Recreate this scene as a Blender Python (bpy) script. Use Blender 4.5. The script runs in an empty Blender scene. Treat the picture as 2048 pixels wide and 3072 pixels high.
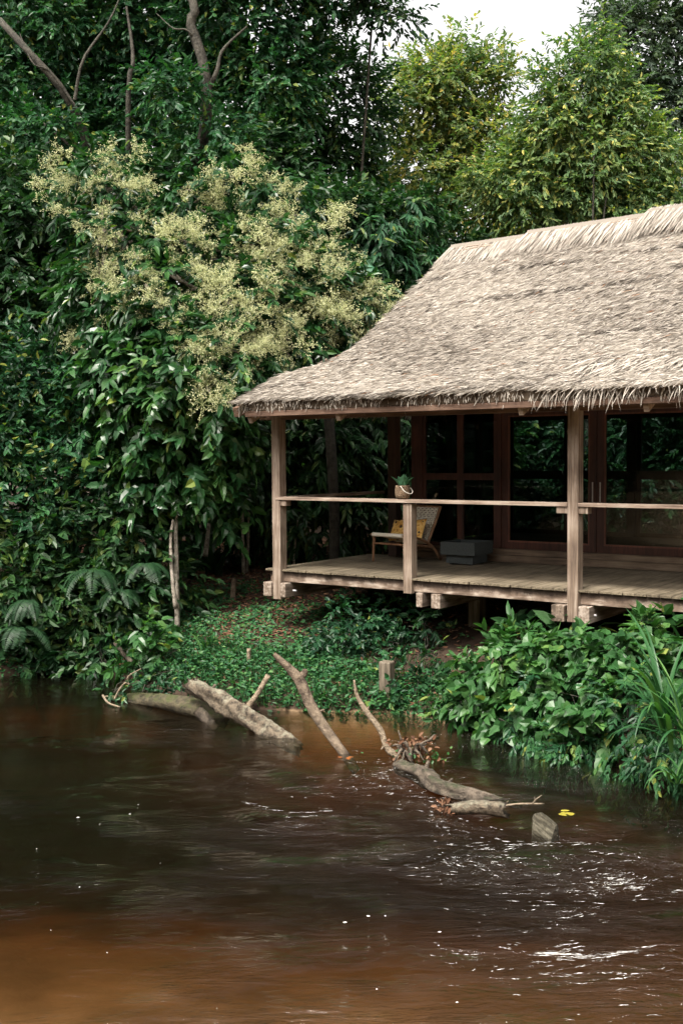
import bpy, math, random
import numpy as np
from mathutils import Vector, Matrix
random.seed(7); rng = np.random.default_rng(7)
PI = math.pi; R = math.radians
sc = bpy.context.scene; COL = sc.collection

# ------------------------------------------------------------------ camera frame
F = 3319.0; PITCH = R(3.05); ROLL = 0.008; CZ = 3.1
FW = np.array((0, math.cos(PITCH), -math.sin(PITCH)))
_r0 = np.array((1., 0, 0)); _u0 = np.array((0, math.sin(PITCH), math.cos(PITCH)))
UP = _u0*math.cos(ROLL) + _r0*math.sin(ROLL); RT = _r0*math.cos(ROLL) - _u0*math.sin(ROLL)
def ray(x, y):
    return FW + RT*((x-1024)/F) - UP*((y-1536)/F)
def at(x, y, Y):
    d = ray(x, y); return np.array((0, 0, CZ)) + d*(Y/d[1])
def atz(x, y, z):
    d = ray(x, y); return np.array((0, 0, CZ)) + d*((z-CZ)/d[2])

# ------------------------------------------------------------------ helpers
def tag(o, label=None, cat=None, group=None, kind=None):
    if label: o['label'] = label
    if cat: o['category'] = cat
    if group: o['group'] = group
    if kind: o['kind'] = kind
    return o
def empty(name, loc, label=None, cat=None, group=None, rz=0):
    o = bpy.data.objects.new(name, None); COL.objects.link(o)
    o.location = tuple(loc); o.rotation_euler = (0, 0, rz); o.empty_display_size = .1
    return tag(o, label, cat, group)
def link_mesh(name, me, mat, parent=None, off=None):
    if mat is not None: me.materials.append(mat)
    o = bpy.data.objects.new(name, me); COL.objects.link(o)
    if parent is not None: o.parent = parent
    return o
def np_mesh(name, V, Fq, tint=None, smooth=False):
    """V (n,3), Fq list of face index arrays of equal width"""
    me = bpy.data.meshes.new(name)
    V = np.asarray(V, np.float32); me.vertices.add(len(V)); me.vertices.foreach_set('co', V.ravel())
    Fs = [np.asarray(f, np.int32) for f in (Fq if isinstance(Fq, list) else [Fq]) if len(f)]
    loops = np.concatenate([f.ravel() for f in Fs]); sizes = np.concatenate([np.full(len(f), f.shape[1], np.int32) for f in Fs])
    starts = np.concatenate([[0], np.cumsum(sizes)[:-1]]).astype(np.int32)
    me.loops.add(len(loops)); me.loops.foreach_set('vertex_index', loops)
    me.polygons.add(len(sizes)); me.polygons.foreach_set('loop_start', starts)
    me.polygons.foreach_set('use_smooth', np.full(len(sizes), bool(smooth)))
    me.update(calc_edges=True)
    if tint is not None:
        a = me.attributes.new('tint', 'FLOAT', 'FACE'); a.data.foreach_set('value', np.asarray(tint, np.float32))
    return me

class MB:
    def __init__(s): s.v = []; s.f = []
    def box(s, a, b, rot=None, origin=None):
        (x0, y0, z0), (x1, y1, z1) = a, b
        P = [(x0,y0,z0),(x1,y0,z0),(x1,y1,z0),(x0,y1,z0),(x0,y0,z1),(x1,y0,z1),(x1,y1,z1),(x0,y1,z1)]
        if rot is not None:
            o = Vector(origin or ((x0+x1)/2,(y0+y1)/2,(z0+z1)/2)); P = [tuple(rot @ (Vector(p)-o) + o) for p in P]
        n = len(s.v); s.v += P
        s.f += [tuple(n+i for i in q) for q in ((0,3,2,1),(4,5,6,7),(0,1,5,4),(1,2,6,5),(2,3,7,6),(3,0,4,7))]
        return s
    def beam(s, p, q, w, h, up=(0,0,1)):
        p, q = Vector(p), Vector(q); d = (q-p).normalized(); u = Vector(up); sd = d.cross(u).normalized(); u = sd.cross(d)
        n = len(s.v)
        for e in (p, q):
            for a, b in ((-1,-1),(1,-1),(1,1),(-1,1)): s.v.append(tuple(e + sd*a*w/2 + u*b*h/2))
        s.f += [tuple(n+i for i in t) for t in ((3,2,1,0),(4,5,6,7),(0,1,5,4),(1,2,6,5),(2,3,7,6),(3,0,4,7))]
        return s
    def tube(s, pts, rad, sides=8, rough=0., caps=True, flat=1.):
        pts = [Vector(tuple(p)) for p in pts]; n0 = len(s.v); m = len(pts); up = None
        for i, p in enumerate(pts):
            t = (pts[min(i+1, m-1)] - pts[max(i-1, 0)]).normalized()
            if up is None:
                up = t.orthogonal().normalized()
            up = (up - t*up.dot(t)).normalized(); sd = t.cross(up)
            r = rad[i] if hasattr(rad, '__len__') else rad
            for k in range(sides):
                a = 2*PI*k/sides; rr = r*(1+random.uniform(-rough, rough))
                s.v.append(tuple(p + up*math.cos(a)*rr + sd*math.sin(a)*rr*flat))
        for i in range(m-1):
            for k in range(sides):
                a = n0+i*sides+k; b = n0+i*sides+(k+1) % sides
                s.f.append((a, b, b+sides, a+sides))
        if caps:
            s.f.append(tuple(n0+k for k in range(sides))[::-1]); s.f.append(tuple(n0+(m-1)*sides+k for k in range(sides)))
        return s
    def build(s, name, mat, parent=None, smooth=False, bevel=0):
        me = bpy.data.meshes.new(name); me.from_pydata([tuple(map(float, v)) for v in s.v], [], s.f)
        me.validate(); me.update()
        if smooth: me.polygons.foreach_set('use_smooth', [True]*len(me.polygons))
        o = link_mesh(name, me, mat, parent)
        if bevel:
            b = o.modifiers.new('bevel', 'BEVEL'); b.width = bevel; b.segments = 2; b.limit_method = 'ANGLE'
        return o
def curve_pts(P, n=24):
    """Catmull-Rom through P"""
    P = [np.array(p, float) for p in P]; P = [2*P[0]-P[1]] + P + [2*P[-1]-P[-2]]; out = []
    segs = len(P)-3
    for j in range(n):
        t = j/(n-1)*segs; i = min(int(t), segs-1); f = t-i; a, b, c, d = P[i:i+4]
        out.append(.5*((2*b)+(-a+c)*f+(2*a-5*b+4*c-d)*f*f+(-a+3*b-3*c+d)*f**3))
    return out

# ------------------------------------------------------------------ materials
def newmat(name):
    m = bpy.data.materials.new(name); m.use_nodes = True; nt = m.node_tree; nt.nodes.clear()
    out = nt.nodes.new('ShaderNodeOutputMaterial'); return m, nt, out
def N(nt, t, **kw):
    n = nt.nodes.new(t)
    for k, v in kw.items():
        if k.startswith('i_'):
            key = k[2:]; key = int(key) if key.isdigit() else key.replace('_', ' ')
            n.inputs[key].default_value = v
        else: setattr(n, k, v)
    return n
def ramp(nt, fac, stops, interp='LINEAR'):
    r = N(nt, 'ShaderNodeValToRGB'); cr = r.color_ramp; cr.interpolation = interp
    cr.elements[0].position = stops[0][0]; cr.elements[0].color = (*stops[0][1], 1)
    cr.elements[1].position = stops[-1][0]; cr.elements[1].color = (*stops[-1][1], 1)
    for p, c in stops[1:-1]:
        e = cr.elements.new(p); e.color = (*c, 1)
    nt.links.new(fac, r.inputs[0]); return r
def leaf_mat(name, stops, rough=.42, trans=.28, spec=.5, tcol=(.9, 1.25, .45)):
    if name.startswith('leaf') and name != 'leaf_pot': stops = [(p, tuple(x*.88 for x in c)) for p, c in stops]
    m, nt, out = newmat(name); L = nt.links
    at_ = N(nt, 'ShaderNodeAttribute', attribute_name='tint')
    r = ramp(nt, at_.outputs['Fac'], stops)
    p = N(nt, 'ShaderNodeBsdfPrincipled', i_Roughness=rough); p.inputs['Specular IOR Level'].default_value = spec*.62
    L.new(r.outputs[0], p.inputs['Base Color'])
    mul = N(nt, 'ShaderNodeMix', data_type='RGBA', blend_type='MULTIPLY'); mul.inputs[0].default_value = 1
    L.new(r.outputs[0], mul.inputs[6]); mul.inputs[7].default_value = (*tcol, 1)
    t = N(nt, 'ShaderNodeBsdfTranslucent'); L.new(mul.outputs[2], t.inputs['Color'])
    mx = N(nt, 'ShaderNodeMixShader'); mx.inputs[0].default_value = trans
    L.new(p.outputs[0], mx.inputs[1]); L.new(t.outputs[0], mx.inputs[2]); L.new(mx.outputs[0], out.inputs['Surface'])
    return m
def wood_mat(name, c1, c2, c3, scale=(14, 14, .9), rough=.75, bump=.25, stain=None, patch=1.6):
    m, nt, out = newmat(name); L = nt.links
    tc = N(nt, 'ShaderNodeTexCoord'); mp = N(nt, 'ShaderNodeMapping'); mp.inputs['Scale'].default_value = scale
    L.new(tc.outputs['Object'], mp.inputs[0])
    n1 = N(nt, 'ShaderNodeTexNoise', i_Scale=2.2, i_Detail=6., i_Roughness=.65); L.new(mp.outputs[0], n1.inputs['Vector'])
    n2 = N(nt, 'ShaderNodeTexNoise', i_Scale=patch, i_Detail=4.); L.new(tc.outputs['Object'], n2.inputs['Vector'])
    a = N(nt, 'ShaderNodeMath', operation='ADD'); a.inputs[1].default_value = 0
    m2 = N(nt, 'ShaderNodeMath', operation='MULTIPLY_ADD'); m2.inputs[1].default_value = .8; m2.inputs[2].default_value = -.4
    L.new(n2.outputs['Fac'], m2.inputs[0]); L.new(m2.outputs[0], a.inputs[1]); L.new(n1.outputs['Fac'], a.inputs[0])
    r = ramp(nt, a.outputs[0], [(.3, c1), (.5, c2), (.68, c3)])
    p = N(nt, 'ShaderNodeBsdfPrincipled', i_Roughness=rough); p.inputs['Specular IOR Level'].default_value = .3
    col = r.outputs[0]
    if stain:
        z0, z1, sc_ = stain
        sp = N(nt, 'ShaderNodeSeparateXYZ'); L.new(tc.outputs['Object'], sp.inputs[0])
        n3 = N(nt, 'ShaderNodeTexNoise', i_Scale=sc_, i_Detail=4., i_Roughness=.7); 
        mp3 = N(nt, 'ShaderNodeMapping'); mp3.inputs['Scale'].default_value = (1, 1, .6); L.new(tc.outputs['Object'], mp3.inputs[0]); L.new(mp3.outputs[0], n3.inputs['Vector'])
        mr = N(nt, 'ShaderNodeMapRange'); mr.inputs[1].default_value = z0; mr.inputs[2].default_value = z1; L.new(sp.outputs[2], mr.inputs[0])
        ad = N(nt, 'ShaderNodeMath', operation='ADD'); L.new(mr.outputs[0], ad.inputs[0]); L.new(n3.outputs['Fac'], ad.inputs[1])
        rr = ramp(nt, ad.outputs[0], [(.85, (0, 0, 0)), (1.0, (1, 1, 1))])
        mr.inputs[4].default_value = .85
        rr.color_ramp.elements[0].position = .62; rr.color_ramp.elements[1].position = 1.0
        mx = N(nt, 'ShaderNodeMix', data_type='RGBA'); L.new(rr.outputs[0], mx.inputs[0]); L.new(col, mx.inputs[6]); mx.inputs[7].default_value = (.045, .03, .022, 1)
        col = mx.outputs[2]
    L.new(col, p.inputs['Base Color'])
    b = N(nt, 'ShaderNodeBump', i_Strength=bump, i_Distance=.01); L.new(n1.outputs['Fac'], b.inputs['Height']); L.new(b.outputs[0], p.inputs['Normal'])
    L.new(p.outputs[0], out.inputs['Surface']); return m
def plain(name, c, rough=.7, bump=0, scale=30, c2=None, spec=.4):
    m, nt, out = newmat(name); L = nt.links
    tc = N(nt, 'ShaderNodeTexCoord'); n1 = N(nt, 'ShaderNodeTexNoise', i_Scale=float(scale), i_Detail=5.); L.new(tc.outputs['Object'], n1.inputs['Vector'])
    r = ramp(nt, n1.outputs['Fac'], [(.35, c), (.65, c2 or tuple(x*1.25 for x in c))])
    p = N(nt, 'ShaderNodeBsdfPrincipled', i_Roughness=rough); p.inputs['Specular IOR Level'].default_value = spec; L.new(r.outputs[0], p.inputs['Base Color'])
    if bump:
        b = N(nt, 'ShaderNodeBump', i_Strength=bump, i_Distance=.01); L.new(n1.outputs['Fac'], b.inputs['Height']); L.new(b.outputs[0], p.inputs['Normal'])
    L.new(p.outputs[0], out.inputs['Surface']); return m
def bark_mat(name, c1, c2, moss=None, mossamt=.5, scale=9):
    m, nt, out = newmat(name); L = nt.links
    tc = N(nt, 'ShaderNodeTexCoord'); n1 = N(nt, 'ShaderNodeTexNoise', i_Scale=float(scale), i_Detail=8., i_Roughness=.7); L.new(tc.outputs['Object'], n1.inputs['Vector'])
    r = ramp(nt, n1.outputs['Fac'], [(.35, c1), (.6, c2)]); col = r.outputs[0]
    n2 = N(nt, 'ShaderNodeTexNoise', i_Scale=float(scale)*.6, i_Detail=6., i_Roughness=.7); L.new(tc.outputs['Object'], n2.inputs['Vector'])
    if moss:
        g = N(nt, 'ShaderNodeNewGeometry'); sp = N(nt, 'ShaderNodeSeparateXYZ'); L.new(g.outputs['Normal'], sp.inputs[0])
        ad = N(nt, 'ShaderNodeMath', operation='MULTIPLY_ADD'); ad.inputs[1].default_value = .18; L.new(sp.outputs[2], ad.inputs[0]); L.new(n2.outputs['Fac'], ad.inputs[2])
        rr = ramp(nt, ad.outputs[0], [(.72-.3*mossamt, (0, 0, 0)), (.90-.3*mossamt, (1, 1, 1))])
        mx = N(nt, 'ShaderNodeMix', data_type='RGBA'); L.new(rr.outputs[0], mx.inputs[0]); L.new(col, mx.inputs[6]); mx.inputs[7].default_value = (*moss, 1); col = mx.outputs[2]
    p = N(nt, 'ShaderNodeBsdfPrincipled', i_Roughness=.8); p.inputs['Specular IOR Level'].default_value = .3
    L.new(col, p.inputs['Base Color'])
    b = N(nt, 'ShaderNodeBump', i_Strength=1., i_Distance=.04); L.new(n1.outputs['Fac'], b.inputs['Height']); L.new(b.outputs[0], p.inputs['Normal'])
    L.new(p.outputs[0], out.inputs['Surface']); return m

M = {}
G = lambda a: a
M['leaf_dark'] = leaf_mat('leaf_dark', [(0, (.007, .024, .011)), (.5, (.018, .058, .021)), (.88, (.042, .108, .030)), (1, (.16, .2, .05))])
M['leaf_mid'] = leaf_mat('leaf_mid', [(0, (.010, .038, .020)), (.5, (.022, .085, .034)), (.88, (.05, .15, .045)), (1, (.25, .28, .06))])
M['leaf_far'] = leaf_mat('leaf_far', [(0, (.02, .05, .02)), (.6, (.05, .13, .035)), (1, (.14, .24, .05))], rough=.6, trans=.45)
M['leaf_opp'] = leaf_mat('leaf_opp', [(0, (.01, .03, .015)), (1, (.03, .08, .03))], rough=.8, trans=.1, spec=.1)
M['leaf_olive'] = leaf_mat('leaf_olive', [(0, (.07, .12, .07)), (.35, (.14, .22, .08)), (.7, (.30, .31, .085)), (1, (.55, .42, .1))], rough=.5, trans=.42)
M['leaf_bright'] = leaf_mat('leaf_bright', [(0, (.05, .10, .045)), (.5, (.105, .185, .068)), (.85, (.22, .29, .095)), (1, (.5, .46, .12))], rough=.5, trans=.4)
M['leaf_grey'] = leaf_mat('leaf_grey', [(0, (.03, .055, .04)), (.6, (.06, .10, .055)), (1, (.13, .18, .08))], rough=.55)
M['leaf_shine'] = leaf_mat('leaf_shine', [(0, (.012, .044, .018)), (.5, (.026, .090, .028)), (.9, (.065, .155, .038)), (1, (.2, .26, .05))], rough=.3, spec=.6)
M['leaf_bush'] = leaf_mat('leaf_bush', [(0, (.02, .068, .022)), (.5, (.042, .125, .035)), (.9, (.10, .21, .055)), (1, (.28, .33, .08))], rough=.36, spec=.55)
M['cover'] = leaf_mat('cover', [(0, (.014, .06, .024)), (.6, (.03, .115, .035)), (1, (.09, .19, .05))], rough=.5)
M['flower'] = leaf_mat('flower', [(0, (.24, .28, .12)), (.5, (.52, .55, .31)), (1, (.80, .80, .56))], rough=.7, trans=.35, tcol=(1, 1, .8), spec=.2)
M['litter'] = leaf_mat('litter', [(0, (.05, .025, .015)), (.5, (.12, .06, .035)), (1, (.26, .16, .1))], rough=.8, trans=.05, tcol=(1, 1, 1), spec=.2)
M['thatch'] = leaf_mat('thatch', [(0, (.09, .078, .066)), (.25, (.37, .338, .297)), (.6, (.61, .57, .515)), (.93, (.72, .685, .63)), (1, (.35, .18, .09))], rough=.8, trans=.06, tcol=(1, 1, 1), spec=.2)
M['thatch_long'] = leaf_mat('thatch_long', [(0, (.06, .05, .04)), (.3, (.2, .175, .148)), (.7, (.36, .328, .285)), (1, (.47, .435, .385))], rough=.8, trans=.06, tcol=(1, 1, 1), spec=.2)
M['bark'] = bark_mat('bark', (.014, .013, .010), (.06, .055, .043), moss=(.03, .05, .025), mossamt=.3)
M['bark_pale'] = bark_mat('bark_pale', (.12, .1, .08), (.4, .36, .3), moss=(.05, .05, .04), mossamt=.3, scale=14)
M['post'] = wood_mat('post', (.065, .045, .033), (.165, .122, .09), (.30, .245, .198), (16, 16, .8))
M['railw'] = wood_mat('railw', (.11, .075, .057), (.27, .205, .158), (.42, .355, .295), (.8, 16, 16))
M['fascia'] = wood_mat('fascia', (.06, .042, .03), (.15, .108, .08), (.37, .31, .255), (1.2, 10, 7), stain=(1.36, 1.475, 11.), patch=5.)
M['joist'] = wood_mat('joist', (.06, .045, .033), (.165, .125, .095), (.33, .28, .235), (12, .9, 12))
M['beamw'] = wood_mat('beamw', (.055, .032, .022), (.11, .066, .045), (.17, .11, .078), (.8, 12, 12))
M['deck'] = wood_mat('deck', (.055, .044, .03), (.12, .098, .066), (.205, .17, .12), (14, .8, 14), patch=1.2)
M['step'] = wood_mat('step', (.07, .05, .035), (.14, .10, .07), (.22, .17, .12), (.8, 12, 14))
M['redwood'] = wood_mat('redwood', (.022, .009, .006), (.045, .017, .011), (.07, .026, .017), (10, 10, .9), rough=.55, bump=.1)
M['trim'] = wood_mat('trim', (.07, .026, .016), (.11, .042, .026), (.15, .06, .04), (10, 10, .9), rough=.5, bump=.1)
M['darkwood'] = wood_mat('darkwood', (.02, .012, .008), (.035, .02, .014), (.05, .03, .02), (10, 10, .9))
M['oldpost'] = wood_mat('oldpost', (.05, .042, .03), (.11, .09, .065), (.2, .17, .13), (12, 12, .8))
M['stick'] = wood_mat('stick', (.12, .09, .07), (.22, .17, .13), (.32, .26, .2), (1, 12, 12))
M['ceiling'] = plain('ceiling', (.05, .035, .022), .9, .3, 20)
M['teak'] = wood_mat('teak', (.12, .06, .03), (.22, .12, .065), (.33, .2, .12), (12, 12, 3), rough=.5)
M['canvas'] = plain('canvas', (.62, .58, .5), .9, .2, 120)
M['cord'] = plain('cord', (.62, .6, .53), .9, .2, 150)
M['slate'] = plain('slate', (.024, .031, .032), .8, .25, 90, (.045, .054, .054))
M['soil'] = plain('soil', (.03, .02, .014), .95, .5, 40)
M['metal'] = plain('metal', (.35, .35, .36), .35)
M['sky_card'] = None
# seagrass pot
def pot_mat():
    m, nt, out = newmat('woven'); L = nt.links
    tc = N(nt, 'ShaderNodeTexCoord'); v = N(nt, 'ShaderNodeTexVoronoi', i_Scale=75.); mp = N(nt, 'ShaderNodeMapping'); mp.inputs['Scale'].default_value = (1, 1, 1.6)
    L.new(tc.outputs['Object'], mp.inputs[0]); L.new(mp.outputs[0], v.inputs['Vector'])
    r = ramp(nt, v.outputs['Distance'], [(.1, (.42, .33, .22)), (.6, (.1, .06, .035))])
    n = N(nt, 'ShaderNodeTexNoise', i_Scale=18.); L.new(tc.outputs['Object'], n.inputs['Vector'])
    mx = N(nt, 'ShaderNodeMix', data_type='RGBA', blend_type='MULTIPLY'); mx.inputs[0].default_value = .7; L.new(r.outputs[0], mx.inputs[6])
    r2 = ramp(nt, n.outputs['Fac'], [(.35, (.5, .45, .4)), (.6, (1.3, 1.25, 1.2))]); L.new(r2.outputs[0], mx.inputs[7])
    p = N(nt, 'ShaderNodeBsdfPrincipled', i_Roughness=.85); L.new(mx.outputs[2], p.inputs['Base Color'])
    b = N(nt, 'ShaderNodeBump', i_Strength=.6, i_Distance=.01, invert=True); L.new(v.outputs['Distance'], b.inputs['Height']); L.new(b.outputs[0], p.inputs['Normal'])
    L.new(p.outputs[0], out.inputs['Surface']); return m
M['woven'] = pot_mat()
def cushion_mat():
    m, nt, out = newmat('spotted'); L = nt.links
    tc = N(nt, 'ShaderNodeTexCoord')
    v = N(nt, 'ShaderNodeTexVoronoi', i_Scale=13., i_Randomness=.75); L.new(tc.outputs['Object'], v.inputs['Vector'])
    n = N(nt, 'ShaderNodeTexNoise', i_Scale=14., i_Detail=3., i_Distortion=1.5); L.new(tc.outputs['Object'], n.inputs['Vector'])
    base = ramp(nt, n.outputs['Fac'], [(.36, (.3, .12, .02)), (.46, (.6, .33, .07)), (.58, (.72, .48, .16))])
    rr = ramp(nt, v.outputs['Distance'], [(.25, (1, 1, 1)), (.3, (0, 0, 0))])
    mx = N(nt, 'ShaderNodeMix', data_type='RGBA'); L.new(rr.outputs[0], mx.inputs[0]); L.new(base.outputs[0], mx.inputs[6]); mx.inputs[7].default_value = (.012, .008, .006, 1)
    p = N(nt, 'ShaderNodeBsdfPrincipled', i_Roughness=.8); L.new(mx.outputs[2], p.inputs['Base Color']); L.new(p.outputs[0], out.inputs['Surface']); return m
M['spotted'] = cushion_mat()
def glass_mat():
    m, nt, out = newmat('glass'); L = nt.links
    t = N(nt, 'ShaderNodeBsdfTransparent'); t.inputs[0].default_value = (.72, .78, .77, 1)
    g = N(nt, 'ShaderNodeBsdfGlossy', i_Roughness=0.0); f = N(nt, 'ShaderNodeFresnel', i_IOR=1.38)
    mx = N(nt, 'ShaderNodeMixShader'); L.new(f.outputs[0], mx.inputs[0]); L.new(t.outputs[0], mx.inputs[1]); L.new(g.outputs[0], mx.inputs[2])
    L.new(mx.outputs[0], out.inputs['Surface']); return m
M['glass'] = glass_mat()
def water_mat():
    m, nt, out = newmat('water'); L = nt.links
    tc = N(nt, 'ShaderNodeTexCoord')
    def noise(scale, sv, det, rot=0., dist=0.):
        mp = N(nt, 'ShaderNodeMapping'); mp.inputs['Scale'].default_value = sv; mp.inputs['Rotation'].default_value = (0, 0, rot)
        L.new(tc.outputs['Object'], mp.inputs[0]); n = N(nt, 'ShaderNodeTexNoise', i_Scale=scale, i_Detail=det, i_Roughness=.6, i_Distortion=dist)
        L.new(mp.outputs[0], n.inputs['Vector']); return n
    a = noise(3.2, (.45, 1.5, 1), 4., R(12), .9); b = noise(15., (.5, 1.4, 1), 4., R(-8), .6)
    mask = noise(.55, (1, 1.4, 1), 3., R(20))
    # flow is livelier towards the right of the river
    sp = N(nt, 'ShaderNodeSeparateXYZ'); L.new(tc.outputs['Object'], sp.inputs[0])
    mr = N(nt, 'ShaderNodeMapRange'); mr.inputs[1].default_value = -2.4; mr.inputs[2].default_value = 1.6; mr.inputs[3].default_value = -.06; mr.inputs[4].default_value = .26; L.new(sp.outputs[0], mr.inputs[0])
    ad = N(nt, 'ShaderNodeMath', operation='ADD'); L.new(mask.outputs['Fac'], ad.inputs[0]); L.new(mr.outputs[0], ad.inputs[1])
    am = N(nt, 'ShaderNodeMapRange'); am.inputs[1].default_value = .45; am.inputs[2].default_value = .85; am.inputs[3].default_value = .07; am.inputs[4].default_value = 1.; L.new(ad.outputs[0], am.inputs[0])
    m1 = N(nt, 'ShaderNodeMath', operation='MULTIPLY_ADD'); m1.inputs[1].default_value = .36; L.new(b.outputs['Fac'], m1.inputs[0]); L.new(a.outputs['Fac'], m1.inputs[2])
    h = N(nt, 'ShaderNodeMath', operation='MULTIPLY'); L.new(m1.outputs[0], h.inputs[0]); L.new(am.outputs[0], h.inputs[1])
    bp = N(nt, 'ShaderNodeBump', i_Strength=1., i_Distance=.11); L.new(h.outputs[0], bp.inputs['Height'])
    t0 = N(nt, 'ShaderNodeBsdfTransparent'); silt = N(nt, 'ShaderNodeBsdfDiffuse'); sn = noise(.5, (.6, 1.3, 1), 4., R(15), .6)
    sr = ramp(nt, sn.outputs['Fac'], [(.35, (.006, .0056, .003)), (.65, (.013, .0098, .005))]); L.new(sr.outputs[0], silt.inputs[0])
    t = N(nt, 'ShaderNodeMixShader'); t.inputs[0].default_value = .34; L.new(t0.outputs[0], t.inputs[1]); L.new(silt.outputs[0], t.inputs[2])
    g = N(nt, 'ShaderNodeBsdfGlossy', i_Roughness=.05); f = N(nt, 'ShaderNodeFresnel', i_IOR=1.333)
    L.new(bp.outputs[0], g.inputs['Normal']); L.new(bp.outputs[0], f.inputs['Normal'])
    mx = N(nt, 'ShaderNodeMixShader'); L.new(f.outputs[0], mx.inputs[0]); L.new(t.outputs[0], mx.inputs[1]); L.new(g.outputs[0], mx.inputs[2])
    L.new(mx.outputs[0], out.inputs['Surface'])
    va = N(nt, 'ShaderNodeVolumeAbsorption', i_Density=2.0); va.inputs['Color'].default_value = (.54, .36, .10, 1)
    L.new(va.outputs[0], out.inputs['Volume']); return m
M['water'] = water_mat()
def ground_mat():
    m, nt, out = newmat('ground'); L = nt.links
    tc = N(nt, 'ShaderNodeTexCoord'); n = N(nt, 'ShaderNodeTexNoise', i_Scale=3., i_Detail=8., i_Roughness=.7); L.new(tc.outputs['Object'], n.inputs['Vector'])
    soil = ramp(nt, n.outputs['Fac'], [(.35, (.018, .012, .008)), (.65, (.05, .033, .022))])
    n2 = N(nt, 'ShaderNodeTexNoise', i_Scale=1.1, i_Detail=5.); L.new(tc.outputs['Object'], n2.inputs['Vector'])
    sand = ramp(nt, n2.outputs['Fac'], [(.36, (.3, .2, .11)), (.52, (.46, .32, .19)), (.7, (.52, .39, .25))])
    sp = N(nt, 'ShaderNodeSeparateXYZ'); L.new(tc.outputs['Object'], sp.inputs[0])
    mr = N(nt, 'ShaderNodeMapRange'); mr.inputs[1].default_value = -.55; mr.inputs[2].default_value = -.38; L.new(sp.outputs[2], mr.inputs[0])
    vd = N(nt, 'ShaderNodeVectorMath', operation='DISTANCE'); mp = N(nt, 'ShaderNodeMapping'); mp.inputs['Scale'].default_value = (.9, .95, 0); L.new(tc.outputs['Object'], mp.inputs[0]); vd.inputs[1].default_value = (.12, 11.95, 0); L.new(mp.outputs[0], vd.inputs[0])
    a1 = N(nt, 'ShaderNodeMath', operation='MULTIPLY_ADD'); a1.inputs[1].default_value = 1.2; L.new(n2.outputs['Fac'], a1.inputs[0]); L.new(vd.outputs['Value'], a1.inputs[2])
    m3 = N(nt, 'ShaderNodeMapRange'); m3.inputs[1].default_value = 1.15; m3.inputs[2].default_value = 1.6; L.new(a1.outputs[0], m3.inputs[0])
    m4 = N(nt, 'ShaderNodeMapRange'); m4.inputs[1].default_value = -.03; m4.inputs[2].default_value = .03; L.new(sp.outputs[2], m4.inputs[0])
    m5 = N(nt, 'ShaderNodeMath', operation='MAXIMUM'); L.new(m3.outputs[0], m5.inputs[0]); L.new(m4.outputs[0], m5.inputs[1])
    my = N(nt, 'ShaderNodeMapRange'); my.inputs[1].default_value = 7.2; my.inputs[2].default_value = 8.2; L.new(sp.outputs[1], my.inputs[0]); mq = N(nt, 'ShaderNodeMath', operation='MULTIPLY'); L.new(my.outputs[0], mq.inputs[0]); L.new(mr.outputs[0], mq.inputs[1]); mr = mq
    m6 = N(nt, 'ShaderNodeMath', operation='MINIMUM'); L.new(m5.outputs[0], m6.inputs[0]); L.new(mr.outputs[0], m6.inputs[1]); mr = m6
    mx = N(nt, 'ShaderNodeMix', data_type='RGBA'); L.new(mr.outputs[0], mx.inputs[0]); L.new(sand.outputs[0], mx.inputs[6]); L.new(soil.outputs[0], mx.inputs[7])
    p = N(nt, 'ShaderNodeBsdfPrincipled', i_Roughness=.9); p.inputs['Specular IOR Level'].default_value = .2; L.new(mx.outputs[2], p.inputs['Base Color'])
    b = N(nt, 'ShaderNodeBump', i_Strength=.6, i_Distance=.05); L.new(n.outputs['Fac'], b.inputs['Height']); L.new(b.outputs[0], p.inputs['Normal'])
    L.new(p.outputs[0], out.inputs['Surface']); return m
M['ground'] = ground_mat()
M['foam_glint'] = plain('foam_glint', (.75, .75, .72), .6, 0, 30, (.85, .85, .82))

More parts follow.
